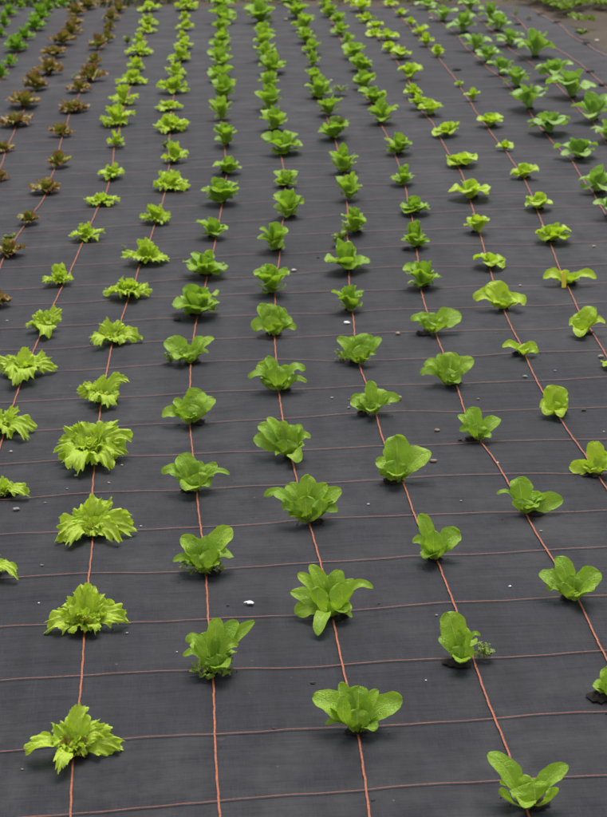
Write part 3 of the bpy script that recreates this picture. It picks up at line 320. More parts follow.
scene = bpy.context.scene
col = scene.collection
rng = np.random.default_rng(7)

# ---------------------------------------------------------------- helpers
def fabric_z(x, y):
    """slight billows and wrinkles of the sheet"""
    x = np.asarray(x, float); y = np.asarray(y, float)
    z = 0.0045*np.sin(2.3*x+0.7*np.sin(1.1*y)) + 0.003*np.sin(3.1*y+1.3*np.sin(1.7*x)+.5)
    z += 0.0022*np.sin(7.3*x+2.1*y+1.2*np.sin(3*y)) + 0.0026*np.sin(9.1*y-3.3*x+1.5*np.sin(4.1*x))
    z += 0.0011*np.sin(17*x+5*y+2*np.sin(6*y)) + 0.0013*np.sin(21*y+4*x+1.4*np.sin(9*x))
    return z

def fz(x, y): return float(fabric_z(x, y))

def mesh_object(name, V, F, mat, parent=None, uv=None, attrs=None, smooth=True):
    me = bpy.data.meshes.new(name)
    me.from_pydata([tuple(v) for v in V], [], [tuple(f) for f in F])
    if smooth:
        me.polygons.foreach_set('use_smooth', [True]*len(me.polygons))
    if uv is not None:
        lay = me.uv_layers.new(name='UVMap')
        idx = np.empty(len(me.loops), np.int32); me.loops.foreach_get('vertex_index', idx)
        lay.data.foreach_set('uv', np.asarray(uv, np.float32)[idx].ravel())
    for k, a in (attrs or {}).items():
        at = me.attributes.new(k, 'FLOAT', 'POINT'); at.data.foreach_set('value', np.asarray(a, np.float32))
    me.update()
    o = bpy.data.objects.new(name, me); col.objects.link(o)
    o.data.materials.append(mat)
    if parent is not None: o.parent = parent
    return o

def tag(o, label=None, cat=None, group=None, kind=None):
    if label: o['label'] = label
    if cat: o['category'] = cat
    if group: o['group'] = group
    if kind: o['kind'] = kind
    return o

def thing(name, x, y, z, label, cat, group):
    o = bpy.data.objects.new(name, None); o.empty_display_size = .05
    o.location = (x, y, z); col.objects.link(o)
    return tag(o, label, cat, group)

class Acc:
    """collects leaf patches for one mesh"""
    def __init__(s): s.V=[]; s.F=[]; s.UV=[]; s.A=[]; s.n=0
    def add(s, P, uv, nu, nv, a):
        s.V.append(P); s.UV.append(uv); s.A.append(np.full(len(P), a))
        i = np.arange(nv)[:,None]*(nu+1)+np.arange(nu)[None,:]+s.n
        s.F.append(np.stack([i, i+1, i+nu+2, i+nu+1], -1).reshape(-1, 4)); s.n += len(P)
    def build(s, name, mat, parent=None):
        return mesh_object(name, np.concatenate(s.V), np.concatenate(s.F), mat, parent, np.concatenate(s.UV), {'leaf_tone': np.concatenate(s.A)})

def unit(v): return v/(np.linalg.norm(v, axis=-1, keepdims=True)+1e-9)

def sm(a, b, x):
    t = np.clip((x-a)/(b-a), 0, 1); return t*t*(3-2*t)

def fan_leaf(acc, tip, ctrl, N, W, kind, nu, nv, p0, curl):
    """a frilled leaf: a round fan of blade whose rim is longer than it has room for, so it ruffles"""
    p0=np.array(p0,float); tip=np.array(tip,float); ctrl=np.array(ctrl,float)
    rho = (1-(1-np.linspace(0,1,nv+1))**1.6)[:,None]; phm = rng.uniform(1.05,1.3)
    phi = np.linspace(-phm,phm,nu+1)[None,:]
    h = rng.uniform(0,6.28,9)
    lobes = .055*np.sin(phi*rng.uniform(3,4.5)+h[0])+.035*np.sin(phi*rng.uniform(7,9.5)+h[1])
    teeth = .030*np.abs(np.sin(phi*rng.uniform(10,13)+h[2]))**.7+.020*np.sin(phi*25+h[3])+.016*rng.normal(size=phi.shape)
    Rm = .95+lobes+teeth*1.3
    al = rho*(1+(Rm-1)*rho**2)
    along = al*np.cos(phi*.92); lat = al*np.sin(phi)/math.sin(min(phm,1.5))
    t = np.clip(along, 0, 1.12)
    M = ((1-t)**2)[...,None]*p0 + (2*t*(1-t))[...,None]*ctrl + (t**2)[...,None]*tip
    T = unit((2*(1-t))[...,None]*(ctrl-p0) + (2*t)[...,None]*(tip-ctrl))
    N0 = unit(np.array(N,float)); B = unit(np.cross(T, N0)); n = np.cross(B, T)
    k = rng.uniform(5.5,8.0); e = rho**4.6
    ruff = np.sin(phi*k+h[4]+.6*np.sin(phi*2.1+h[5]))
    ruff2 = np.sin(phi*k*2.1+h[6]+rho*2)
    amp = {'frill':.125,'red':.12,'curly':.12}[kind]
    off = W*amp*(e*ruff*(.6+.4*np.sin(phi*3+h[0]))+.75*rho**6*ruff2)
    off += W*.036*np.sin(phi*6+h[7]+rho*3)*np.sin(rho*9+h[8])*rho*(1-.5*e)        # puckers between the veins
    off += W*.022*np.sin(phi*12+h[1]-rho*4)*np.sin(rho*17+h[2])*rho
    off += .10*W*np.abs(phi/phm)**2*rho + curl*W*rho**3*.6
    side = W*.045*e*np.sin(phi*k*1.5+h[3])                                   # the rim also swings sideways
    P = M + B*(lat*W*.5+side)[...,None] + n*off[...,None]
    P[...,2] = np.maximum(P[...,2], .004+.003*rng.random(P.shape[:2]))
    uv = np.stack([.5+.5*phi/phm+0*rho, rho+0*phi], -1)
    acc.add(P.reshape(-1,3), uv.reshape(-1,2), nu, nv, rng.uniform(0,1))

def leaf(acc, tip, ctrl, N, W, kind, nu, nv, p0=(0,0,0), cup=.22, curl=0.0):
    """one leaf blade: a curved midrib from p0 to tip, a blade of width W across it"""
    if kind in ('frill','red','curly'): return fan_leaf(acc, tip, ctrl, N, W, kind, nu, nv, p0, curl)
    p0=np.array(p0,float); tip=np.array(tip,float); ctrl=np.array(ctrl,float); N=np.array(N,float)
    s = np.linspace(0,1,nv+1)[:,None]; u = np.linspace(-1,1,nu+1)[None,:]
    if True:
        v = (1-(1-s)**1.7) + 0*u
        veff = v
        tipf = np.sqrt(np.clip(1-(np.clip(v-.62,0,1)/.38)**2, 0, 1))
        if kind == 'cos':   w = (.25+.75*sm(.03,.60,v))*tipf
        elif kind == 'but': w = (.30+.70*sm(.0,.55,v))*tipf
        else:               w = (.20+.80*sm(.22,.60,v))*tipf      # spoon leaf on a stalk
        wob = 1+.025*np.sin(v*rng.uniform(24,36)+rng.uniform(0,6))*np.abs(u)**2+.05*np.sin(v*rng.uniform(9,15)+rng.uniform(0,6)+2*np.sign(u))*np.abs(u)**2
        w = w*wob
    t = np.clip(veff,0,1.15)
    M = ((1-t)**2)[...,None]*p0 + (2*t*(1-t))[...,None]*ctrl + (t**2)[...,None]*tip
    T = unit((2*(1-t))[...,None]*(ctrl-p0) + (2*t)[...,None]*(tip-ctrl))
    N0 = unit(N)
    B = unit(np.cross(T, N0)); n = np.cross(B, T)
    hw = (W/2)*w
    off = cup*W*(np.abs(u)**1.8)*w*(1-.4*v)
    ph = rng.uniform(0,6,6)
    if True:
        off += W*np.abs(u)**2*(.07*np.sin(v*8+ph[0]+1.5*np.sign(u))+.03*np.sin(v*19+ph[1]+np.sign(u)*2))*sm(.2,.5,v)
        off += .030*W*np.sin(u*3.4+ph[3])*np.sin(v*7+ph[4])*(1-np.abs(u)**3)
        off += .014*W*np.sin(u*9+v*5+ph[2])*np.sin(v*23+ph[5]-np.abs(u)*6)*sm(.15,.4,v)*(1-np.abs(u)**4)
        off -= .035*W*np.exp(-(u/.12)**2)*(1-v)            # sunken midrib
    off += curl*W*sm(.6,1,v)
    P = M + B*(u*hw)[...,None] + n*off[...,None]
    P[...,2] = np.maximum(P[...,2], .004)
    uv = np.stack([(u+1)/2+0*v, np.clip(v,0,1)+0*u], -1)
    acc.add(P.reshape(-1,3), uv.reshape(-1,2), nu, nv, rng.uniform(0,1))

# ---------------------------------------------------------------- materials
def new_mat(name):
    m = bpy.data.materials.new(name); m.use_nodes = True
    nt = m.node_tree; nt.nodes.clear()
    return m, nt, nt.nodes.new('ShaderNodeOutputMaterial')

def nd(nt, t, **k):
    n = nt.nodes.new(t)
    for a, b in k.items(): setattr(n, a, b)
    return n

def mth(nt, op, a, b=None, c=None, clamp=False):
    n = nd(nt, 'ShaderNodeMath', operation=op, use_clamp=clamp)
    for i, x in enumerate((a, b, c)):
        if x is None: continue
        if isinstance(x, (int, float)): n.inputs[i].default_value = x
        else: nt.links.new(x, n.inputs[i])
    return n.outputs[0]

def mixc(nt, fac, a, b, blend='MIX'):
    n = nd(nt, 'ShaderNodeMix', data_type='RGBA', blend_type=blend)
    for i, x in ((0, fac), (6, a), (7, b)):
        if isinstance(x, (int, float)): n.inputs[i].default_value = x
        elif isinstance(x, tuple): n.inputs[i].default_value = (*x, 1)
        else: nt.links.new(x, n.inputs[i])
    return n.outputs[2]

def noise_t(nt, scale, detail=3, vec=None, rough=.55):
    n = nd(nt, 'ShaderNodeTexNoise'); n.inputs['Scale'].default_value = scale
    n.inputs['Detail'].default_value = detail; n.inputs['Roughness'].default_value = rough
    if vec is not None: nt.links.new(vec, n.inputs['Vector'])
    return n.outputs['Fac']

def leaf_mat(name, blade, tone, base, rib, vein_k=9.0, blister=60, rough=.42, trans=.32, tip=None, tip_from=.4, bump=.35, vein_amt=.35):
    m, nt, out = new_mat(name); L = nt.links.new
    uvn = nd(nt, 'ShaderNodeUVMap'); sp = nd(nt, 'ShaderNodeSeparateXYZ'); L(uvn.outputs[0], sp.inputs[0])
    at = nd(nt, 'ShaderNodeAttribute', attribute_name='leaf_tone')
    oi = nd(nt, 'ShaderNodeObjectInfo')
    tc = nd(nt, 'ShaderNodeTexCoord')
    v = sp.outputs[1]; u = mth(nt, 'ABSOLUTE', mth(nt, 'SUBTRACT', sp.outputs[0], .5))
    big = noise_t(nt, 26, 3, tc.outputs['Object']); fine = noise_t(nt, 150, 3, tc.outputs['Object'])
    c = mixc(nt, mth(nt, 'MULTIPLY_ADD', big, 1.7, -.35, True), blade, tone)
    c = mixc(nt, mth(nt, 'MULTIPLY', at.outputs['Fac'], .9), c, tone)
    c = mixc(nt, mth(nt, 'MULTIPLY', oi.outputs['Random'], .25), c, tuple(min(1, x*1.18) for x in blade))
    if tip is not None:
        tf = mth(nt, 'MULTIPLY_ADD', mth(nt, 'ADD', v, mth(nt, 'MULTIPLY_ADD', big, 1.0, -.5)), 1/(1-tip_from), -tip_from/(1-tip_from), True)
        c = mixc(nt, tf, c, tip)
    sp_ = noise_t(nt, 34, 2, tc.outputs['Object'], .5)
    c = mixc(nt, mth(nt, 'MULTIPLY', mth(nt, 'MULTIPLY_ADD', sp_, 14, -9.6, True), .55), c, (.42,.40,.09))
    # paler towards the stalk
    bf = mth(nt, 'SUBTRACT', 1, mth(nt, 'MULTIPLY', v, 2.6), clamp=True)
    c = mixc(nt, bf, c, base)
    # veins: midrib and curved side veins
    mid = mth(nt, 'LESS_THAN', u, mth(nt, 'MULTIPLY_ADD', v, -.026, .034))
    ph = mth(nt, 'FRACT', mth(nt, 'MULTIPLY', mth(nt, 'SUBTRACT', v, mth(nt, 'MULTIPLY', mth(nt, 'POWER', u, .8), .75)), vein_k))
    vd = mth(nt, 'ABSOLUTE', mth(nt, 'SUBTRACT', ph, .5))
    side = mth(nt, 'SUBTRACT', 1, mth(nt, 'MULTIPLY', vd, 9), clamp=True)
    net = nd(nt, 'ShaderNodeTexVoronoi', feature='DISTANCE_TO_EDGE'); net.inputs['Scale'].default_value = blister*2.2
    L(tc.outputs['Object'], net.inputs['Vector'])
    netl = mth(nt, 'SUBTRACT', 1, mth(nt, 'MULTIPLY', net.outputs['Distance'], 9), clamp=True)
    c = mixc(nt, mth(nt, 'MULTIPLY', netl, .14), c, rib)
    c = mixc(nt, mth(nt, 'MULTIPLY', side, vein_amt), c, rib)
    c = mixc(nt, mth(nt, 'MULTIPLY', mid, .75), c, rib)
    c = mixc(nt, mth(nt, 'MULTIPLY', fine, .3), c, tuple(x*.72 for x in tone))
    hgt = mth(nt, 'SUBTRACT', mth(nt, 'MULTIPLY', fine, .35), mth(nt, 'ADD', mth(nt, 'MULTIPLY', side, .5), mth(nt, 'ADD', mid, mth(nt, 'MULTIPLY', netl, .5))))
    bp = nd(nt, 'ShaderNodeBump'); bp.inputs['Strength'].default_value = bump; bp.inputs['Distance'].default_value = .0022
    L(hgt, bp.inputs['Height'])
    b = nd(nt, 'ShaderNodeBsdfPrincipled'); L(c, b.inputs['Base Color']); b.inputs['Roughness'].default_value = rough
    b.inputs['Specular IOR Level'].default_value = .26; L(bp.outputs[0], b.inputs['Normal'])
    tr = nd(nt, 'ShaderNodeBsdfTranslucent'); L(mixc(nt, 1.0, c, (1.0, 1.0, .55), 'MULTIPLY'), tr.inputs['Color']); L(bp.outputs[0], tr.inputs['Normal'])
    mx = nd(nt, 'ShaderNodeMixShader'); mx.inputs[0].default_value = trans
    L(b.outputs[0], mx.inputs[1]); L(tr.outputs[0], mx.inputs[2]); L(mx.outputs[0], out.inputs[0])
    return m

G_ = 1.0
M = {}
M['cos'] = leaf_mat('romaine_leaf', (.385,.565,.038), (.225,.415,.026), (.50,.62,.13), (.56,.70,.18), trans=.42, vein_amt=.45, bump=.6)
M['cos_heart'] = leaf_mat('romaine_heart_leaf', (.350,.540,.038), (.230,.415,.028), (.36,.48,.12), (.38,.50,.13), blister=85, bump=.6)
M['frill'] = leaf_mat('frilly_leaf', (.560,.700,.055), (.400,.580,.036), (.48,.56,.16), (.50,.58,.15), blister=75, bump=.5, vein_k=6, vein_amt=.25, rough=.5, trans=.36)
M['frill_heart'] = leaf_mat('frilly_heart_leaf', (.56,.670,.060), (.43,.55,.045), (.48,.56,.16), (.50,.56,.16), blister=85, bump=.6, vein_k=6, vein_amt=.25, tip=(.24,.20,.05), tip_from=.75)
M['red_heart'] = leaf_mat('reddish_heart_leaf', (.52,.620,.060), (.43,.50,.05), (.48,.56,.16), (.50,.50,.16), blister=85, bump=.6, vein_k=6, vein_amt=.25, tip=(.30,.13,.07), tip_from=.35)
M['but'] = leaf_mat('butterhead_leaf', (.490,.650,.036), (.370,.550,.028), (.55,.64,.13), (.56,.66,.13), trans=.38, blister=55, vein_amt=.22)
M['curly'] = leaf_mat('curly_leaf', (.260,.460,.034), (.18,.36,.026), (.28,.42,.09), (.26,.42,.09), blister=80, vein_k=6)
M['red'] = leaf_mat('red_leaf', (.33,.45,.05), (.29,.36,.045), (.24,.36,.06), (.22,.22,.06), blister=80, tip=(.270,.105,.060), tip_from=.52, vein_k=6, trans=.22, vein_amt=.15)
M['pak'] = leaf_mat('dark_leaf', (.315,.495,.070), (.210,.385,.050), (.34,.46,.18), (.30,.42,.16), vein_k=8, rough=.38, trans=.34, vein_amt=.3)
M['weed'] = leaf_mat('weed_leaf', (.19,.27,.030), (.13,.20,.024), (.22,.28,.04), (.20,.27,.04), rough=.5, trans=.2)
M['mat'] = leaf_mat('weed_mat_leaf', (.22,.32,.032), (.15,.23,.024), (.25,.32,.05), (.25,.32,.05), rough=.5, trans=.25)

def soil_mat(name, a, b, scale, bump=.6):
    m, nt, out = new_mat(name); L = nt.links.new
    tc = nd(nt, 'ShaderNodeTexCoord')
    n1 = noise_t(nt, scale, 6, tc.outputs['Object'], .65); n2 = noise_t(nt, scale*7, 4, tc.outputs['Object'], .6)
    c = mixc(nt, mth(nt, 'MULTIPLY_ADD', n1, 2.2, -.6, True), a, b)
    c = mixc(nt, mth(nt, 'MULTIPLY', n2, .5), c, tuple(x*.5 for x in a))
    bp = nd(nt, 'ShaderNodeBump'); bp.inputs['Strength'].default_value = bump; bp.inputs['Distance'].default_value = .01
    L(mth(nt, 'ADD', n1, mth(nt, 'MULTIPLY', n2, .5)), bp.inputs['Height'])
    bs = nd(nt, 'ShaderNodeBsdfPrincipled'); L(c, bs.inputs['Base Color']); bs.inputs['Roughness'].default_value = .9
    bs.inputs['Specular IOR Level'].default_value = .2
    L(bp.outputs[0], bs.inputs['Normal']); L(bs.outputs[0], out.inputs[0])
    return m
M['plug'] = soil_mat('dark_soil', (.016,.012,.010), (.030,.022,.017), 60)
M['crumb'] = soil_mat('soil_crumb', (.035,.026,.02), (.11,.09,.07), 25)
M['soil'] = soil_mat('bare_soil', (.040,.028,.018), (.085,.062,.040), 5, .8)

def simple_mat(name, c, c2, scale=40, rough=.7, bump=.3):
    m, nt, out = new_mat(name); L = nt.links.new
    tc = nd(nt, 'ShaderNodeTexCoord'); n1 = noise_t(nt, scale, 4, tc.outputs['Object'])
    cc = mixc(nt, mth(nt, 'MULTIPLY_ADD', n1, 2, -.5, True), c, c2)
    bp = nd(nt, 'ShaderNodeBump'); bp.inputs['Strength'].default_value = bump; bp.inputs['Distance'].default_value = .002
    L(n1, bp.inputs['Height'])
    bs = nd(nt, 'ShaderNodeBsdfPrincipled'); L(cc, bs.inputs['Base Color']); bs.inputs['Roughness'].default_value = rough
    L(bp.outputs[0], bs.inputs['Normal']); L(bs.outputs[0], out.inputs[0])
    return m
STONE = {'pale': ((.50,.46,.40),(.36,.33,.29)), 'tan': ((.38,.30,.21),(.26,.20,.14)), 'grey': ((.26,.26,.25),(.17,.17,.17)),
         'brown': ((.16,.11,.08),(.24,.17,.12)), 'dark': ((.018,.014,.012),(.035,.026,.02)), 'white': ((.78,.78,.76),(.6,.6,.58)),
         'scrap': ((.82,.82,.80),(.70,.70,.68)), 'cork': ((.45,.37,.27),(.30,.24,.17))}
for k, (a, b) in STONE.items(): M['deb_'+k] = simple_mat(k+'_stone', a, b, 90, .85)
M['tag'] = simple_mat('yellow_plastic', (.95,.78,.05), (.90,.70,.04), 20, .4, .05)

def fabric_mat():
    m, nt, out = new_mat('woven_black_fabric'); L = nt.links.new
    tc = nd(nt, 'ShaderNodeTexCoord'); P = tc.outputs['Object']
    def stretched(sx, sy):
        mp = nd(nt, 'ShaderNodeMapping'); mp.inputs['Scale'].default_value = (sx, sy, 1); L(P, mp.inputs['Vector']); return mp.outputs[0]
    warp = noise_t(nt, 1.0, 3, stretched(16, 380), .75)      # weft threads: long in x
    weft = noise_t(nt, 1.0, 3, stretched(380, 16), .75)      # warp threads: long in y
    big = noise_t(nt, .9, 4, P); mid = noise_t(nt, 7, 5, P, .65); spk = noise_t(nt, 60, 3, P, .6)
    bandx = noise_t(nt, 1.0, 3, stretched(1.2, 26), .6); bandy = noise_t(nt, 1.0, 2, stretched(22, .5), .6)
    c = mixc(nt, mth(nt, 'MULTIPLY_ADD', warp, 3.2, -1.1, True), (.0088,.0090,.0112), (.0225,.0227,.0278))
    c = mixc(nt, mth(nt, 'MULTIPLY_ADD', weft, 2.6, -1.1, True), c, (.0325,.0328,.0395))
    c = mixc(nt, mth(nt, 'MULTIPLY_ADD', bandx, 1.6, -.6, True), c, (.0285,.0285,.0335))
    c = mixc(nt, mth(nt, 'MULTIPLY_ADD', bandy, 1.5, -.65, True), c, (.0088,.0088,.0105))
    # dust washed together in patches
    dust = mth(nt, 'MULTIPLY', mth(nt, 'MULTIPLY_ADD', big, 3, -1.05, True), mth(nt, 'MULTIPLY_ADD', mid, 3.2, -1.25, True))
    c = mixc(nt, mth(nt, 'MULTIPLY', dust, .75), c, (.056,.055,.056))
    scuff = mth(nt, 'MULTIPLY_ADD', noise_t(nt, 1.0, 5, stretched(5, 11), .75), 9, -5.9, True)
    c = mixc(nt, mth(nt, 'MULTIPLY', scuff, .40), c, (.095,.092,.09))
    vor = nd(nt, 'ShaderNodeTexVoronoi'); vor.inputs['Scale'].default_value = 26; L(P, vor.inputs['Vector'])
    sel = nd(nt, 'ShaderNodeSeparateXYZ'); L(vor.outputs['Color'], sel.inputs[0])
    dot = mth(nt, 'MULTIPLY', mth(nt, 'LESS_THAN', vor.outputs['Distance'], mth(nt, 'MULTIPLY', sel.outputs[1], .07)), mth(nt, 'GREATER_THAN', sel.outputs[0], .72))
    c = mixc(nt, mth(nt, 'MULTIPLY', dot, .7), c, (.13,.11,.09))
    bp = nd(nt, 'ShaderNodeBump'); bp.inputs['Strength'].default_value = .5; bp.inputs['Distance'].default_value = .0012
    L(mth(nt, 'ADD', mth(nt, 'ADD', warp, weft), mth(nt, 'MULTIPLY', spk, .4)), bp.inputs['Height'])
    bp2 = nd(nt, 'ShaderNodeBump'); bp2.inputs['Strength'].default_value = .5; bp2.inputs['Distance'].default_value = .016
    L(mth(nt, 'ADD', mid, mth(nt, 'MULTIPLY', bandx, .8)), bp2.inputs['Height']); L(bp.outputs[0], bp2.inputs['Normal'])
    bs = nd(nt, 'ShaderNodeBsdfPrincipled'); L(c, bs.inputs['Base Color']); bs.inputs['Roughness'].default_value = .7
    bs.inputs['Specular IOR Level'].default_value = .10
    L(bp2.outputs[0], bs.inputs['Normal']); L(bs.outputs[0], out.inputs[0])
    return m
M['fabric'] = fabric_mat()

def thread_mat(name, a, b, gap):
    m, nt, out = new_mat(name); L = nt.links.new
    tc = nd(nt, 'ShaderNodeTexCoord')
    n1 = noise_t(nt, 330, 2, tc.outputs['Object']); n2 = noise_t(nt, 8, 3, tc.outputs['Object'], .7)
    c = mixc(nt, mth(nt, 'MULTIPLY_ADD', n2, 2.4, -.7, True), a, b)
    c = mixc(nt, mth(nt, 'MULTIPLY_ADD', n1, 3, -1.2, True), c, gap)
    bs = nd(nt, 'ShaderNodeBsdfPrincipled'); L(c, bs.inputs['Base Color']); bs.inputs['Roughness'].default_value = .6
    bs.inputs['Specular IOR Level'].default_value = .25
    L(bs.outputs[0], out.inputs[0]); return m
M['thread'] = thread_mat('orange_thread', (.37,.100,.036), (.27,.074,.030), (.075,.026,.016))
M['cross_thread'] = thread_mat('faded_orange_thread', (.24,.066,.034), (.13,.042,.027), (.040,.020,.018))

# ---------------------------------------------------------------- the setting
def sheet(name, xs, ys, zf, mat):
    X, Y = np.meshgrid(xs, ys); Z = zf(X, Y)
    V = np.stack([X, Y, Z], -1).reshape(-1, 3); nx = len(xs)
    i = np.arange(len(ys)-1)[:,None]*nx+np.arange(nx-1)[None,:]
    return mesh_object(name, V, np.stack([i, i+1, i+nx+1, i+nx], -1).reshape(-1, 4), mat)

# bare soil under and beyond the sheet: one big piece, finer near the field
gx = np.concatenate([[-150,-60,-25], np.linspace(-12,12,97), [25,60,150]])
gy = np.concatenate([[-20,-8], np.linspace(-4,22,105), [35,70,150,300]])
soil = sheet('ground', gx, gy, lambda x, y: -.035+.010*np.sin(3.1*x+1.7*y)+.008*np.sin(5.3*y-2.2*x)+.004*np.sin(13*x+9*y), M['soil'])
tag(soil, kind='structure')

# the fabric: far edge and the slanting edge at the far right follow the survey
FAR = [e for e in EDGE[:5]]; SIDE = [e for e in EDGE[5:]]
def far_y(x): return np.interp(x, [e[0] for e in FAR], [e[1] for e in FAR])
def side_x(y):
    ys_ = [e[1] for e in SIDE][::-1]; xs_ = [e[0] for e in SIDE][::-1]
    s0 = (xs_[1]-xs_[0])/(ys_[1]-ys_[0])
    return np.where(y < ys_[0], xs_[0]+(y-ys_[0])*0.0, np.interp(y, ys_, xs_))
tx = np.linspace(0, 1, 190); ty = np.linspace(0, 1, 420)
TX, TY = np.meshgrid(tx, ty)
Yg = -4.0+TY*(far_y(np.array(0.))+4.0)
XR = side_x(Yg)
Xg = -4.2+TX*(XR+4.2)
Yg = Yg + TY**6*(far_y(Xg)-far_y(np.array(0.)))
Yg = Yg + sm(.93,1,TY)*.035*np.sin(Xg*3.7)+ sm(.97,1,TY)*.02*np.sin(Xg*11)
Zg = fabric_z(Xg, Yg) - .030*sm(.988,1,TY) - .030*sm(.985,1,TX)
nx = len(tx); i = np.arange(len(ty)-1)[:,None]*nx+np.arange(nx-1)[None,:]
fab = mesh_object('ground_sheet', np.stack([Xg,Yg,Zg],-1).reshape(-1,3), np.stack([i,i+1,i+nx+1,i+nx],-1).reshape(-1,4), M['fabric'])
tag(fab, kind='structure')

def smooth_path(pts, step):
    p = np.array(pts, float); d = np.r_[0, np.cumsum(np.linalg.norm(np.diff(p, axis=0), axis=1))]
    t = np.arange(0, d[-1], step)
    o = np.stack([np.interp(t, d, p[:,k]) for k in (0,1)], -1)
    w = max(3, int(.34/step)|1); ker = np.hanning(w+2)[1:-1]; ker /= ker.sum()
    return np.stack([np.convolve(np.pad(o[:,k], w//2, mode='reflect', reflect_type='odd'), ker, 'valid') for k in (0,1)], -1)

def ribbon(acc, path, width, z=.004, wob=.0002):
    t = np.gradient(path, axis=0); t /= np.linalg.norm(t, axis=1, keepdims=True)+1e-9
    n = np.stack([-t[:,1], t[:,0]], -1)
    k = len(path); wl = width/2*(1+.07*rng.normal(size=k)); wr = width/2*(1+.07*rng.normal(size=k))
    side = wob*rng.normal(size=k)
    l = path+n*(wl+side)[:,None]; r = path-n*(wr-side)[:,None]
    V, F = acc; b = len(V)
    for a, c, m_ in zip(l, r, path):
        z0 = fz(m_[0], m_[1])
        V.append((a[0],a[1],z0+z)); V.append((m_[0],m_[1],z0+z+.0004)); V.append((c[0],c[1],z0+z))
    for j in range(k-1):
        q = b+3*j
        F.append((q,q+1,q+4,q+3)); F.append((q+1,q+2,q+5,q+4))

acc = ([], [])
for key, pts in LINES.items():
    p = smooth_path(pts[::-1], .012)
    p[:,0] += .0016*np.sin(p[:,1]*9+ord(key))+.0004*np.sin(p[:,1]*83)
    p = p[p[:,1] < 10.4]
    ribbon(acc, p, .0037 if key not in 'NO' else .0040)
o = mesh_object('lengthwise_lines', *acc, M['thread'], fab, smooth=True)
acc = ([], [])
resid = {}
for j, pts in CROSS.items():
    xs = np.arange(-4.1, 3.6, .014); ph = rng.uniform(0, 6, 4)
    if pts:
        px = np.array([a for a, b in pts]); py = np.array([b for a, b in pts])
        k = np.polyfit(px, py, 1)
        r = np.interp(xs, px, py-np.polyval(k, px)); ker = np.hanning(23); ker /= ker.sum()
        r = np.convolve(np.pad(r, 11, mode='edge'), ker, 'valid')
        k0 = max(-.035, min(.035, k[0]))
        off = np.polyval(k, np.clip(xs, px.min()-.1, px.max()+.1)) + r*.9
        last = off.mean()
    else:
        off = .016*np.sin(.9*xs+ph[0])+.006*np.sin(2.7*xs+ph[1])
    off = off + .0022*np.sin(9*xs+ph[2])+.0012*np.sin(27*xs+ph[3])+.0006*np.sin(70*xs+ph[1])
    path = np.stack([xs, j*.25+off], -1)
    path = path[(path[:,0] < side_x(path[:,1])-.05) & (path[:,1] < 10.3)]
    if len(path) > 10: ribbon(acc, path, .0028, .0034, .0002)
mesh_object('crosswise_lines', *acc, M['cross_thread'], fab, smooth=True)

# ---------------------------------------------------------------- plants
def soil_plug(parent, R, name='soil_plug', z=0.0, skew=(0,0)):
    n = 22; V = [(skew[0], skew[1], .0065)]; F = []
    for ring, (rr, zz) in enumerate(((.45,.0065),(.8,.0052),(1.0,.0040))):
        for k in range(n):
            a = 2*math.pi*k/n; q = R*rr*(1+.16*rng.normal()*(.4+ring*.4))
            V.append((skew[0]+q*math.cos(a), skew[1]+q*math.sin(a)*.9, zz+.003*abs(rng.normal())*(ring < 2)))
    for k in range(n):
        F.append((0, 1+k, 1+(k+1) % n))
        for r_ in (0, 1):
            a = 1+r_*n; F.append((a+k, a+n+k, a+n+(k+1) % n, a+(k+1) % n))
    return mesh_object(name, V, F, M['plug'], parent)

STYLE = {'Z':'curly','A':'curly','B':'red','C':'red','D':'frill','E':'frill','F':'cos','G':'cos','H':'cos','I':'cos','J':'but','K':'but','L':'pak','M':'pak'}
CAT = {'leafy_green':'leafy green'}
def group_of(row): return KINDS[row]+' plants of the '+ROWS[row]

def res_for(pxw):
    if pxw > 60: return 1.0
    if pxw > 34: return .75
    if pxw > 20: return .5
    return .38

def blade_res(kind, q):
    if kind in ('frill','red','curly'): return max(14, int(56*q)), max(6, int(18*q))
    return max(6, int(16*q)), max(8, int(24*q))

